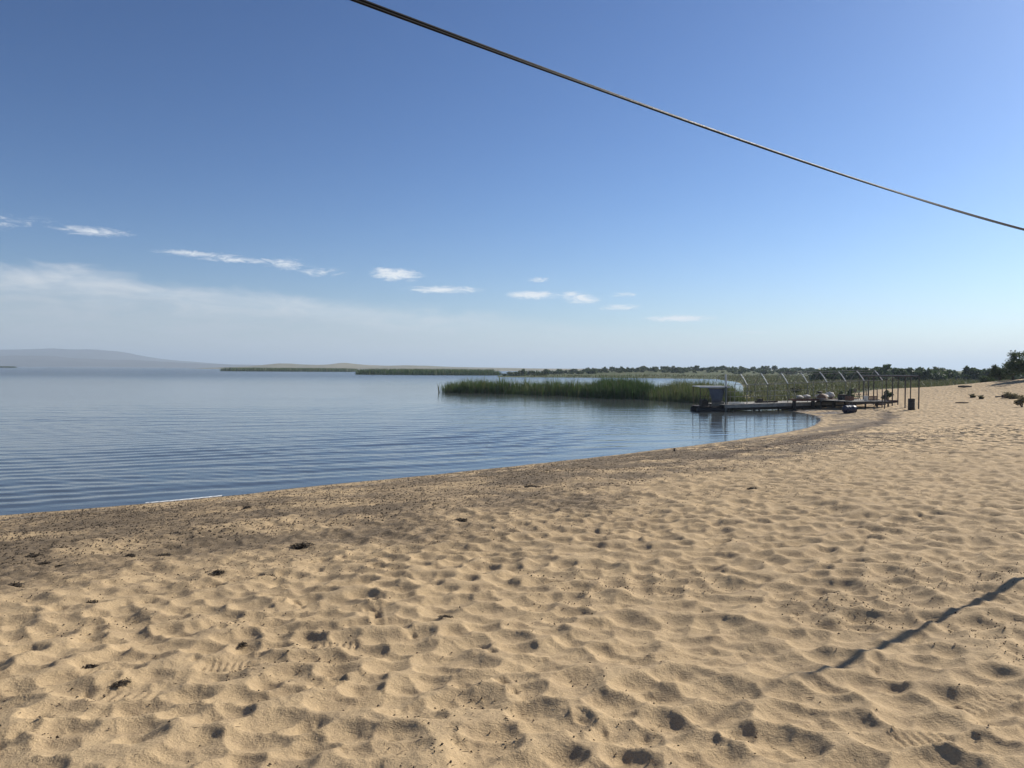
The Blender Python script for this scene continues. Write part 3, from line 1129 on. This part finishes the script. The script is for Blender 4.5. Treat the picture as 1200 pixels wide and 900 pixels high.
for i in np.arange(0.05, 5.2, 1.0):
    p = along(i) + perp * 2.1
    mb = MB()
    mb.tube([(0, 0, 0), (0, 0, .85)], .022, 6)
    mb.build('rail_post', M['grey_pipe'], top_rail, jl((p.x, p.y, deck_z(i) + .024)))

# low landing slab sloping from jetty foot to the sand
land_p = empty('landing_platform', (25.5, 56.9, 0), ROT)
tag(land_p, 'dark edged board platform on legs at the shore end of the jetty', 'platform')
pm = MB(); pm.box((0, 0, 0), (.2, 3.4, .05))
me2 = pm.mesh('plank'); me2.materials.append(M['deck'])
for k in range(16):
    link_mesh('plank', me2, None, land_p, (-1.65 + k * .215, .2, .80 + random.uniform(-.005, .005)))
part_box('edge_beam', M['deck_dark'], land_p, (-.04, -1.53, .72), (3.7, .08, .17))
part_box('edge_beam', M['deck_dark'], land_p, (-.04, 1.95, .70), (3.7, .08, .17))
for x in (-1.7, -.5, .6, 1.65):
    for y in (-1.4, 1.7):
        wx = 25.5 + x * row.x - y * row.y
        wy = 56.9 + x * row.y + y * row.x
        zb = gz(wx, wy) - .25
        mb = MB(); mb.tube([(x, y, zb), (x, y, .77)], .06, 8)
        mb.build('leg', M['deck_dark'], land_p)

# bare pipe canopy frame over the jetty
frame = empty('canopy_frame', (15.6, 56, 0))
tag(frame, 'bare canopy frame of pale bent pipes standing over the jetty', 'pipe frame')
HW = 0.72


def eave_z(i): return 1.86 + .42 * i / 8


def ridge_z(i): return 2.66 + .38 * i / 8


for i in range(9):
    a = along(i) + perp * -.02
    b_ = along(i) + perp * (2 * HW)
    c = along(i) + perp * HW
    if i == 0:
        base = gz(a.x, a.y) - .4
        mb = MB(); mb.tube([jl((a.x, a.y, base)), jl((a.x, a.y, 1.8))], .075, 8)
        mb.build('corner_post', M['grey_pipe'], frame, smooth=True)
        mb = MB(); mb.tube([jl((a.x, a.y, 1.8)), jl((a.x - .02, a.y, 2.72))], .07, 8)
        mb.build('post_top', M['white_pipe'], frame, smooth=True)
    else:
        mb = MB(); mb.tube([jl((a.x, a.y, deck_z(i) + .026)), jl((a.x, a.y, eave_z(i)))], .028, 8)
        mb.build('pole', M['grey_pipe'], frame, smooth=True)
    mb = MB(); mb.tube([jl((b_.x, b_.y, deck_z(i) + .026)), jl((b_.x, b_.y, eave_z(i)))], .025, 8)
    mb.build('pole', M['grey_pipe'], frame, smooth=True)
    for s, q in ((1, a), (-1, b_)):
        if i == 0 and s == 1: continue
        pts = []
        for k in range(9):
            t = k / 8
            e = q.lerp(c, t)
            zz = eave_z(i) + (ridge_z(i) - eave_z(i)) * (0.72 * t + 0.28 * math.sin(t * math.pi / 2))
            pts.append(jl((e.x - row.x * .04 * t, e.y - row.y * .04 * t, zz)))
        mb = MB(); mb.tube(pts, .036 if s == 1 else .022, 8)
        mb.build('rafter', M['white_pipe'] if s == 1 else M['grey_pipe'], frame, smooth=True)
for off, f, r in ((HW, lambda i: ridge_z(i) + .05, .022), (HW * 1.55, lambda i: ridge_z(i) - .13, .020), (-.02, lambda i: eave_z(i), .018), (2 * HW, lambda i: eave_z(i), .018)):
    i0 = 3 if off > .5 and off < 1.3 else 1
    pts = []
    for i in range(i0, 9):
        p = along(i) + perp * off
        if off >= HW and off < 2: p -= row * .04
        pts.append(jl((p.x, p.y, f(i))))
    mb = MB(); mb.tube(pts, r, 6)
    mb.build('ridge_pipe' if .5 <= off < 1.3 else 'eave_pipe', M['grey_pipe'], frame, smooth=True)

# red-brown bench along the jetty front
bench = empty('long_bench', tuple(along(3.0)), ROT)
bench.location.z = 0
tag(bench, 'low red-brown board bench along the front of the jetty', 'bench')
part_box('seat_board', M['rust'], bench, (2.9, -.55, .86), (6.3, .42, .06))
part_box('apron', M['rust'], bench, (2.9, -.74, .78), (6.2, .05, .10))
for x in (.15, 1.9, 3.9, 5.7):
    wx, wy = bench.location.x + x * row.x + .55 * row.y, bench.location.y + x * row.y - .55 * row.x
    zb = gz(wx, wy) - .2
    mb = MB(); mb.box((x, -.55, (zb + .83) / 2), (.09, .3, .83 - zb))
    mb.build('leg', M['deck_dark'], bench)


def lump(name, label, mat, i, off, z, s, seed, cat, group=None, neck=True):
    """soft tied bundle"""
    g = np.random.default_rng(seed)
    n, m = 12, 9
    mb = MB()
    vs = []
    for a in range(m):
        t = a / (m - 1)
        r = (math.sin(math.pi * min(t * 1.04, 1)) ** .55) * .5 if t < .82 else .5 * (.32 if neck else .5) * (1.1 - t)
        for k in range(n):
            an = 2 * math.pi * k / n
            w = 1 + .14 * math.sin(3 * an + seed) + .12 * math.sin(2 * an + 2 * seed + a) + .08 * g.normal()
            vs.append((s[0] * r * w * math.cos(an), s[1] * r * w * math.sin(an), s[2] * t + (.04 * s[2] * g.normal() if 0 < a < m - 1 else 0)))
    fs = [(a * n + k, a * n + (k + 1) % n, (a + 1) * n + (k + 1) % n, (a + 1) * n + k) for a in range(m - 1) for k in range(n)]
    fs += [tuple(range(n - 1, -1, -1)), tuple(range((m - 1) * n, m * n))]
    mb.add(vs, fs)
    p = along(i) + perp * off
    o = mb.build(name, mat, None, (p.x, p.y, z), (0, 0, seed), smooth=True)
    return tag(o, label, cat, group)


lump('bundle', 'grey-white sack on the left end of the red-brown bench', M['sack'], 3.35, -.55, .885, (.75, .5, .30), 1, 'sack')
lump('bundle', 'pale rounded sack, second from the left on the red-brown bench', M['sack'], 3.72, -.52, .885, (.62, .5, .36), 2, 'sack')
lump('bundle', 'wide pale sack lying behind the brown basket on the bench', M['sack'], 4.55, -.42, .885, (1.0, .45, .42), 3, 'sack')
lump('bundle', 'black bundle resting on top of the wide pale sack', M['dark_cloth'], 4.42, -.42, 1.27, (.6, .4, .22), 4, 'bundle')
lump('bundle', 'bright white sack at the right of the pile above the bench', M['sack'], 5.02, -.30, .885, (.85, .5, .56), 5, 'sack')
# upturned basket
mb = MB()
mb.lathe([(.38, 0), (.40, .03), (.37, .12), (.30, .26), (.16, .34), (.02, .36)], 20)
bk = mb.mesh('basket', True)
p = along(4.45) + perp * -.62
bo = empty('basket', (p.x, p.y, .889))
link_mesh('bowl', bk, M['wicker'], bo)
mb = MB(); mb.tube([(.40 * math.cos(a), .40 * math.sin(a), .03) for a in np.linspace(0, 2 * math.pi, 25)], .018, 6)
mb.build('rim', M['sack'], bo, smooth=True)
tag(bo, 'upturned brown basket with pale rim on the bench', 'basket')

# dark low boards and trestle lying at the jetty's water end
mb = MB(); mb.box((0, 0, 0), (1.9, .3, .12)); mb.box((-.55, .02, .14), (.35, .26, .18))
p = along(2.2) + perp * .6
o = mb.build('plank_stack', M['deck_dark'], None, (p.x, p.y, deck_z(2.2) + .09), (0, 0, ROT))
tag(o, 'dark boards stacked low on the jetty behind the railing', 'planks')

p = along(.55) + perp * .25
mb = MB(); mb.box((0, 0, .02), (1.5, .22, .04)); mb.box((.12, .02, .061), (1.2, .2, .04)); mb.box((-.1, -.01, .102), (1.0, .2, .04))
o = mb.build('board_pile', M['white_pipe'], None, (p.x, p.y, deck_z(.55) + .03), (0, 0, ROT))
tag(o, 'short pile of white boards on the water end of the jetty', 'boards')
p = Vector((25.5, 56.9, 0)) + row * .35 + perp * -.6
bkt = empty('bucket', (p.x, p.y, .826))
mb = MB(); mb.lathe([(.11, 0), (.13, .02), (.16, .32), (.175, .33), (.175, .35), (.15, .35), (.125, .05)], 16)
mb.build('pail', M['white_pipe'], bkt, smooth=True)
mb = MB(); mb.tube([(.165 * math.cos(q), 0, .33 + .15 * math.sin(q)) for q in np.linspace(0, math.pi, 13)], .008, 6)
mb.build('handle', M['dark_steel'], bkt, smooth=True)
tag(bkt, 'small white bucket near the front edge of the shore platform', 'bucket')
for k, (u, v, rz, lab) in enumerate(((-1.15, -.55, .2, 'slatted crate at the left end of the shore platform'), (1.05, -.5, -.3, 'slatted crate at the right front of the shore platform'))):
    p = Vector((25.5, 56.9, 0)) + row * u + perp * v
    cr = empty('slatted_crate', (p.x, p.y, .827), ROT + rz)
    part_box('base', M['deck_dark'], cr, (0, 0, .02), (.5, .36, .03))
    for zz in (.09, .19, .29):
        for sgn in (-1, 1):
            part_box('slat', M['rust'], cr, (0, sgn * .18, zz), (.52, .016, .07))
            part_box('slat', M['rust'], cr, (sgn * .25, 0, zz), (.016, .34, .07))
    tag(cr, lab, 'crate', 'crates on the shore platform')

# ------------------------------------------------------------------ moored raft with canvas screen
raft = empty('moored_raft', (14.72, 56.9, 0), R(4))
tag(raft, 'dark moored raft with grey-blue canvas screen under a thin pale roof', 'raft')
for y in (-.75, .75):
    mb = MB(); mb.tube([(-1.25, y, .05), (-1.1, y, .08), (1.0, y, .08), (1.15, y, .05)], [.14, .24, .24, .14], 12)
    mb.build('float', M['black_plastic'], raft, smooth=True)
for k in range(11):
    part_box('plank', M['deck_dark'], raft, (-1.08 + k * .212, 0, .345), (.19, 1.9, .05))
for x in (-1.05, 1.0):
    for y in (-.85, .85):
        mb = MB(); mb.tube([(x, y, .37), (x, y, 1.78)], .026, 8)
        mb.build('corner_pole', M['deck_dark'], raft, smooth=True)
mb = MB()                                                             # canvas screen, slightly bellied
vs, fs = [], []
for a in range(9):
    for b_ in range(7):
        u, v = a / 8, b_ / 6
        vs.append((-.42 + 1.25 * u + ((.5 - u) * .62 * (1 - v)), -.80 - .09 * math.sin(math.pi * v) * math.sin(math.pi * u), .66 + 1.02 * v - .03 * math.sin(math.pi * u)))
n0 = len(vs)
vs += [(x, y + .02, z) for x, y, z in vs]
for a in range(8):
    for b_ in range(6):
        q = (a * 7 + b_, (a + 1) * 7 + b_, (a + 1) * 7 + b_ + 1, a * 7 + b_ + 1)
        fs += [q, tuple(n0 + k for k in q[::-1])]
mb.add(vs, fs)
mb.build('canvas_screen', M['canvas'], raft, smooth=True)
mb = MB()                                                             # rolled awning along the top of the screen
mb.tube([(-.42, -.80, 1.72), (-.1, -.80, 1.745), (.3, -.80, 1.735), (.62, -.80, 1.72)], [.05, .075, .07, .045], 10)
mb.build('rolled_awning', M['sack'], raft, smooth=True)
mb = MB(); mb.box((0, 0, 1.80), (2.2, 1.85, .04)); mb.box((0, -.90, 1.775), (2.24, .05, .11))
mb.build('roof_sheet', M['roof_sheet'], raft)
for x0, x1, zz in ((-1.05, 1.0, .75), (-1.05, -.45, 1.1)):
    mb = MB(); mb.tube([(x0, -.85, zz), (x1, -.85, zz)], .022, 6)
    mb.build('rail', M['deck_dark'], raft)
mb = MB(); mb.box((.45, -.35, .52), (.8, .5, .30)); mb.box((.45, -.12, .78), (.8, .06, .32))
mb.build('seat', M['grey_pipe'], raft)
for x0, x1 in ((-.42, -.95), (.62, .95)):
    mb = MB(); mb.tube([(x0, -.84, 1.70), (x1, -.84, .40)], .022, 6)
    mb.build('brace', M['deck_dark'], raft)
mb = MB(); mb.box((-.6, -.3, .57), (.5, .6, .40)); mb.box((-.6, -.3, .80), (.36, .4, .10))
mb.build('locker', M['deck_dark'], raft)

# ------------------------------------------------------------------ flat-topped dark frame at the sand end
perg = empty('shelter_frame', (0, 0, 0))
PG = []
for px, py, Y in ((1012, 469, 61.5), (1024, 469, 59), (1046, 469, 56.5), (1061, 470, 54.3), (1077, 471, 52.0)):
    x = px_x(px, Y)
    PG.append((x, Y, gz(x, Y)))
perg.location = (PG[2][0], PG[2][1], 0)
off = Vector(perg.location)
bx_ = Vector((1.1, 3.2, 0))
topz = lambda x, Y: CAM_Z - 5.6 * Y / 900
tag(perg, 'flat-topped open shelter frame of thin dark posts on the sand', 'shelter frame')
fr, bk_ = [], []
for (x, y, z) in PG:
    zt = topz(x, y)
    mb = MB(); mb.tube([Vector((x, y, z - .3)) - off, Vector((x, y, zt)) - off], .045, 8)
    mb.build('post', M['dark_steel'], perg, smooth=True)
    fr.append(Vector((x, y, zt)) - off)
    q = Vector((x, y, 0)) + bx_
    zq = gz(q.x, q.y)
    mb = MB(); mb.tube([Vector((q.x, q.y, zq - .3)) - off, Vector((q.x, q.y, zt)) - off], .040, 8)
    mb.build('post', M['dark_steel'], perg, smooth=True)
    bk_.append(Vector((q.x, q.y, zt)) - off)
    mb = MB(); mb.tube([Vector((x, y, zt + .02)) - off, Vector((q.x, q.y, zt + .02)) - off], .03, 6)
    mb.build('cross_beam', M['dark_steel'], perg)
for L in (fr, bk_):
    mb = MB(); mb.tube([L[0], L[2], L[-1]], .055, 8)
    mb.build('top_beam', M['dark_steel'], perg, smooth=True)
# slimmer posts of an older rail, each its own thing
for k, (px, py, top, lab) in enumerate(((1015, 469, 446, 'leftmost thin dark stake beside the shelter frame'), (1028, 470, 447, 'thin dark stake just left of the small green bush'),
                                        (1034, 470, 446, 'thin dark stake in front of the small green bush'), (1037, 471, 450, 'shortest thin stake at the right of the small bush'))):
    Y = 57.5 - k
    x = px_x(px, Y)
    z = gz(x, Y)
    mb = MB(); mb.tube([(0, 0, -.3), (.02, 0, .8), (0, .01, (470 - top) * Y / 900)], [.04, .036, .03], 7)
    o = mb.build('stake', M['dark_steel'], None, (x, Y, z), smooth=True)
    tag(o, lab, 'stake', 'thin stakes by the shelter frame')

# upright drum
Y = 51.5
x = px_x(1068.5, Y)
drum = empty('drum', (x, Y, gz(x, Y) - .03))
mb = MB()
mb.lathe([(.20, 0), (.215, .02), (.215, .26), (.228, .27), (.228, .29), (.215, .30), (.215, .50), (.228, .51), (.228, .53), (.215, .54), (.215, .76), (.225, .77), (.225, .79), (.19, .79), (.19, .74)], 20)
mb.build('barrel_body', M['black_plastic'], drum, smooth=True)
mb = MB(); mb.lathe([(.0, 0), (.20, 0), (.21, .015), (.02, .03)], 20)
mb.build('lid', M['black_plastic'], drum, (0, 0, .755))
tag(drum, 'upright black drum between the last two posts of the shelter frame', 'drum')

# blue drum on its side under the platform
x, Y, z = spot(996, 484)
bd = empty('drum', (x, Y, z), ROT)
mb = MB()
mb.lathe([(.24, -.42), (.27, -.40), (.28, -.2), (.295, -.19), (.295, -.15), (.285, -.14), (.29, .14), (.295, .15), (.295, .19), (.28, .2), (.27, .40), (.24, .42)], 20)
mb.v = [(v[2], v[1], v[0] + .25) for v in mb.v]
mb.f = [f[::-1] for f in mb.f]
mb.build('barrel_body', M['blue_plastic'], bd, smooth=True)
mb = MB(); mb.tube([(.42, .1, .33), (.45, .1, .33)], .035, 10); mb.tube([(.42, -.1, .2), (.44, -.1, .2)], .025, 10)
mb.build('bung', M['black_plastic'], bd)
tag(bd, 'dark blue plastic drum lying on its side under the platform', 'drum')

# dark box and chair silhouettes on the platform
dzp = .827
p = Vector((25.5, 56.9, 0)) + row * -.55 + perp * .7
box = empty('crate', (p.x, p.y, dzp), ROT)
part_box('body', M['dark_cloth'], box, (0, 0, .20), (.60, .45, .34))
part_box('lid', M['deck_dark'], box, (0, 0, .395), (.64, .48, .05))
for sx in (-.26, .26):
    part_box('foot', M['deck_dark'], box, (sx, 0, .015), (.06, .4, .03))
tag(box, 'dark box standing on the shore platform', 'box')

ch = empty('folding_chair', (p.x + 1.35, p.y + .6, dzp), ROT + .4)
mb = MB(); mb.box((0, 0, .42), (.42, .40, .03)); mb.build('seat', M['deck_dark'], ch)
mb = MB(); mb.box((0, .19, .72), (.42, .03, .28)); mb.build('backrest', M['deck_dark'], ch)
for sx in (-.19, .19):
    mb = MB(); mb.tube([(sx, -.18, 0), (sx, .20, .86)], .016, 6); mb.build('leg', M['dark_steel'], ch)
    mb = MB(); mb.tube([(sx * .9, .20, 0), (sx * .9, -.16, .42)], .016, 6); mb.build('leg', M['dark_steel'], ch)
tag(ch, 'small dark folding chair at the right end of the shore platform', 'chair')

# red-brown beams lying on the sand
for px, py, L, h, w, rz, lab in ((1033, 471, 1.5, .16, .20, .15, 'dark red beam lying furthest left beside the shelter frame'),
                                 (1044, 472, 1.0, .22, .24, -.1, 'thick short dark red beam lying near the upright drum'),
                                 (1032, 475, .9, .12, .18, .3, 'low dark red board lying nearest the water below the other beams')):
    x, Y, z = spot(px, py)
    mb = MB()
    mb.box((0, 0, h / 2), (L, w, h))
    mb.box((-L * .3, .01, h + .03), (L * .35, w * .6, .06))
    o = mb.build('timber_beam', M['rust_dark'], None, (x, Y, z - .01), (0, 0, rz))
    tag(o, lab, 'beam', 'timbers lying by the shelter frame')

# low trough and log on the right
x, Y, z = spot(1182, 466.5)
tr = empty('trough', (x, Y, z), -.1)
part_box('base', M['rust_dark'], tr, (0, 0, .05), (.80, .36, .06))
for s in (-1, 1):
    part_box('side_board', M['rust_dark'], tr, (0, s * .19, .15), (.86, .03, .24))
    part_box('end_board', M['rust_dark'], tr, (s * .415, 0, .15), (.03, .35, .22))
tag(tr, 'low dark red-brown wooden trough on the sand near the right edge', 'trough')
for px, py, L, r, rz, lab in ((1131, 453.5, 1.35, .11, .05, 'dark log lying far off where the sand meets the grass'),
                              (1128, 472.5, 1.0, .05, .04, 'thin pale driftwood stick lying on the open sand at right'),
                              (1172, 465.5, .9, .06, .3, 'thin dark branch lying left of the wooden trough')):
    x, Y, z = spot(px, py)
    mb = MB()
    mb.tube([(-L / 2, 0, 0), (-L * .2, .03, .01), (L * .2, -.02, 0), (L / 2, .03, .01)], [r * .8, r, r * .95, r * .6], 9)
    o = mb.build('driftwood', M['litter2'] if 'pale' in lab else M['bark'], None, (x, Y, z + r * .7), (0, 0, rz), smooth=True)
    tag(o, lab, 'log')

# bushes and tufts
for px, py, w, h, lab, s_ in ((1140, 466, .62, .42, 'rounded tan grass tuft, left one of the pair on the open sand', 61),
                              (1150, 467.5, .50, .40, 'small dark tan grass tuft, right one of the pair on the open sand', 62)):
    x, Y, z = spot(px, py)
    tussock('grass_tuft', lab, x, Y, w, h, M['shrub_grey'], s_, group='tufts on the open sand')
x, Y, z = spot(1199, 477)
bush('sand_bush', 'dense grey-green bush cut by the right edge of the picture', x, Y, .95, 1.0, M['shrub_grey'], 63, 1900, .045)
x, Y, z = spot(1185, 459)
bush('sand_bush', 'low faded bush on the dune slope behind the trough', x, Y, 1.4, .5, M['shrub_grey'], 64, 900, .06)
bush('green_bush', 'small green bush behind the thin stakes', px_x(1040, 64), 64, .95, .95, M['shrub'], 65, 900, .07)
bush('green_bush', 'pointed dark bush standing behind the shore platform', px_x(996, 66), 66, .75, 1.35, M['shrub'], 66, 1100, .07)
bush('green_bush', 'squat dark bush left of the pointed one behind the platform', px_x(986.5, 68), 68, .75, .95, M['shrub'], 67, 700, .07)
bush('green_bush', 'bright green bush in the meadow behind the jetty', px_x(934, 88), 88, 1.6, 1.0, M['meadow'], 68, 900, .09)

# ------------------------------------------------------------------ cable and its poles
A = Vector((5.27, 6.98, 0)); B = Vector((-6.8, -3.5, 0))


def cable_pt(Y):
    X = -0.42 + 1.141 * (Y - 2.09)
    return Vector((X, Y, 3.985 + 0.0104 * (Y - 2.8) ** 2))


cab = empty('overhead_cable', (0, 0, 0))
Ys = np.linspace(-3.5, 7.0, 420)
side = Vector((-.66, .75, 0))
for k in range(2):
    pts = []
    for j, Yq in enumerate(Ys):
        a = .9 + .5 * math.sin(Yq * 1.3) + k * math.pi
        o_ = .0052
        pts.append(cable_pt(Yq) + side * (o_ * math.cos(a)) + Vector((0, 0, o_ * math.sin(a))))
    mb = MB(); mb.tube(pts, .0058 if k == 0 else .0038, 8)
    mb.build('strand', M['rubber'], cab, smooth=True)
tag(cab, 'black two-strand overhead cable crossing the sky above the beach', 'cable')
for nm, P, top, lab in (('A', A, 4.25, 'grey wooden cable pole just beyond the right edge casting a shadow on the sand'),
                        ('B', B, 4.55, 'grey wooden cable pole behind the viewer on the beach')):
    z = gz(P.x, P.y)
    pole = empty('cable_pole', (P.x, P.y, z))
    mb = MB(); mb.tube([(0, 0, -.5), (.01, 0, 1.2), (0, 0, top - z)], [.038, .035, .030], 12)
    mb.build('shaft', M['pole'], pole, smooth=True)
    czt = cable_pt(P.y).z - z
    cp = cable_pt(P.y) - Vector((P.x, P.y, 0))
    mb = MB(); mb.tube([(0, 0, czt + .03), (cp.x * .6, 0, czt + .02), (cp.x, 0, czt - .012), (cp.x * 1.15 - .02, 0, czt + .006)], .011, 8)
    mb.build('hook', M['dark_steel'], pole, smooth=True)
    tag(pole, lab, 'pole', 'cable poles')


# ------------------------------------------------------------------ litter on the sand
def weed_clump(label, px, py, w, seed, mat=None):
    """matted heap of dried water weed: a low mound of tangled ribbons"""
    g = np.random.default_rng(seed)
    x, y, z = spot(px, py)
    z = float(surf_z(x, y))
    w = w * .72
    n = 200
    a, r = g.random(n) * 2 * math.pi, np.sqrt(g.random(n))
    H = w * g.uniform(.10, .2)
    P = np.column_stack([r * np.cos(a) * w * .5, r * np.sin(a) * w * .42, H * (1 - r ** 2) * g.random(n)])
    P[:, :2] *= (1 + .35 * np.sin(a * 2 + seed) + .2 * np.sin(a * 5 + 2 * seed))[:, None]
    mb = MB()
    for k in range(n):
        d = g.normal(size=3) * [1, 1, .35]
        d = d / np.linalg.norm(d) * w * g.uniform(.05, .2)
        s = np.cross(d, [0, 0, 1.0]) + g.normal(size=3) * .01
        s = s / np.linalg.norm(s) * w * .022
        u = np.array([0, 0, w * .02])
        p = P[k]
        mb.add([p - d - s, p - d + s, p + u + s, p + u - s, p + d + s - u, p + d - s - u], [(0, 1, 2, 3), (3, 2, 4, 5)])
    m2, k2 = 10, 4                                                     # the matted core
    vs = [(w * .40 * (1 - q / k2) ** .6 * math.cos(2 * math.pi * j / m2) * (1 + .15 * g.normal()),
           w * .34 * (1 - q / k2) ** .6 * math.sin(2 * math.pi * j / m2) * (1 + .15 * g.normal()), H * .75 * (q / k2) ** .7 - .02) for q in range(k2) for j in range(m2)]
    vs.append((0, 0, H * .75))
    fs = [(q * m2 + j, q * m2 + (j + 1) % m2, (q + 1) * m2 + (j + 1) % m2, (q + 1) * m2 + j) for q in range(k2 - 1) for j in range(m2)]
    fs += [((k2 - 1) * m2 + j, (k2 - 1) * m2 + (j + 1) % m2, len(vs) - 1) for j in range(m2)]
    mb.add(vs, fs)
    o = mb.build('weed_clump', mat or M['litter'], None, (x, y, z), (0, 0, g.random() * 6))
    return tag(o, label, 'weed clump', 'dried weed clumps on the sand')


for k, (px, py, w, lab) in enumerate((
        (12, 688, .24, 'big black weed clump nearest the left edge'), (36, 653, .24, 'dark weed clump above the big one at the left edge'),
        (52, 661, .16, 'flat weed clump just right of the upper left one'), (68, 664, .1, 'tiny weed clump at the right end of the upper left trio'),
        (105, 708, .16, 'round weed clump on bare sand right of the big left one'), (152, 654, .17, 'weed clump on the grey litter, left of two neighbours'),
        (192, 650, .19, 'weed clump on the grey litter, right of two neighbours'), (256, 676, .2, 'weed clump with pale rim beside a sand hollow'),
        (313, 677, .2, 'lone spiky weed clump left of the picture centre'), (290, 594, .24, 'weed clump near the waterline above the pale salt line'),
        (355, 642, .26, 'long weed clump on the grey litter left of centre'), (622, 570, .3, 'weed clump near the waterline at picture centre'),
        (540, 610, .34, 'wide weed clump in the middle of the litter band'), (523, 727, .12, 'small weed clump on open sand near the centre'),
        (283, 758, .11, 'small weed clump beside a sand hollow, lower left'), (105, 782, .17, 'ragged weed clump on the sand, lower left'),
        (140, 806, .12, 'weed clump directly above the ridged sole print'), (885, 574, .3, 'flat weed clump at the right end of the litter band'),
        (440, 706, .12, 'weed clump caught in the narrow gouge in the sand'))):
    weed_clump(lab, px, py, w, 200 + k)


def litter():
    """uncountable bits of dry weed, bark and twig"""
    g = np.random.default_rng(301)
    n = 170000
    a = g.uniform(-R(42), R(40), n)
    r = 2.0 + 32 * g.random(n) ** 1.1
    x, y = r * np.sin(a), r * np.cos(a)
    s = poly_sd(x, y, LAND)
    dens = np.where(s < 11.5, np.clip(1.0 - .085 * np.abs(s - 3.5), .10, 1), .5 * np.clip(2.2 * fbm(x, y, 1.1, 3, 95) - .15, 0.04, 1))
    dens = dens * (0.45 + 0.9 * np.clip(fbm(x, y, .7, 3, 64) + .35, 0, 1))
    k = (s > .35) & (g.random(n) < dens)
    x, y, s = x[k], y[k], s[k]
    n = len(x)
    z = surf_z(x, y)
    twig = g.random(n) < .35
    L = np.where(twig, g.uniform(.02, .09, n), g.uniform(.008, .035, n)) * np.where(s < 9, 1.1, .6)
    W = np.where(twig, .005 * np.where(s < 9, 1, .5), L * g.uniform(.35, .7, n))
    an = np.where(g.random(n) < .5, R(33) + g.normal(size=n) * .5, g.random(n) * 6.3)
    d = np.column_stack([np.cos(an), np.sin(an), g.normal(size=n) * .18]) * (L / 2)[:, None]
    e = np.column_stack([-np.sin(an), np.cos(an), g.normal(size=n) * .3]) * (W / 2)[:, None]
    c = np.column_stack([x, y, z + .003 + .2 * W])
    up = np.array([0, 0, 1.0]) * (W * .8)[:, None]
    V = np.stack([c - d, c - e, c + d, c + e, c + up], 1).reshape(-1, 3)
    b = np.arange(n)[:, None] * 5
    F = np.concatenate([b + np.array([[0, 1, 4]]), b + np.array([[1, 2, 4]]), b + np.array([[2, 3, 4]]), b + np.array([[3, 0, 4]])], 0)
    m, t, bs = new_mat('litter_bits')
    geo = t.new('ShaderNodeNewGeometry')
    t.l.new(t.mix(t.ramp(geo.outputs['Random Per Island'], .1, .95), (0.03, 0.022, 0.015), (0.17, 0.125, 0.08)), bs.inputs['Base Color'])
    bs.inputs['Roughness'].default_value = .95
    o = link_mesh('weed_litter', np_mesh('weed_litter', V, F, False), m)
    tag(o, 'scattered bits of dry weed and twigs strewn over the sand', 'litter', kind='stuff')


litter()


# thin foam line on the water's edge
def foam():
    pts = [p for p in NEAR_SHORE]
    g = np.random.default_rng(5)
    xs = np.linspace(-8.05, -6.75, 60)
    sx, sy = np.array([p[0] for p in pts[:40]]), np.array([p[1] for p in pts[:40]])
    V, F = [], []
    for i, x in enumerate(xs):
        y = float(np.interp(x, sx, sy))
        w = .016 * math.sin(math.pi * i / 59) ** .5 * (1 + .5 * math.sin(i * 1.7)) + .003
        yy = y + .06 + .012 * math.sin(i * .9)
        V += [(x, yy - w, .003), (x, yy, .020), (x, yy + w, .003)]
    for i in range(59):
        F += [(i * 3, i * 3 + 3, i * 3 + 4, i * 3 + 1), (i * 3 + 1, i * 3 + 4, i * 3 + 5, i * 3 + 2)]
    o = link_mesh('shore_foam', np_mesh('shore_foam', np.array(V), np.array(F), True), M['foam'])
    tag(o, 'thin white foam line at the waterline on the left', 'foam', kind='stuff')


foam()

# little stake at the waterline
x, Y, z = spot(791, 528)
mb = MB(); mb.tube([(0, 0, -.1), (.005, 0, .04), (.0, .005, .08)], [.035, .033, .026], 8); mb.tube([(0, 0, .07), (.03, 0, .095)], [.02, .012], 7)
o = mb.build('short_stake', M['deck_dark'], None, (x, Y, z), smooth=True)
tag(o, 'short dark wooden stub standing alone at the waterline', 'stake')

# ------------------------------------------------------------------ haze: one even body of pale air
hm = bpy.data.materials.new('haze')
hm.use_nodes = True
t = NT(hm.node_tree)
t.n.clear()
out = t.new('ShaderNodeOutputMaterial')
pv = t.new('ShaderNodeVolumePrincipled')
pv.inputs['Color'].default_value = (0.72, 0.86, 1.0, 1)
pv.inputs['Density'].default_value = 2.3e-4
pv.inputs['Anisotropy'].default_value = 0.2
t.l.new(pv.outputs[0], out.inputs['Volume'])
mb = MB()
mb.box((0, 0, 77), (34000, 34000, 160))
hz = mb.build('haze', hm)
hz.display_type = 'WIRE'
tag(hz, 'pale even haze over the lake', 'haze', kind='stuff')
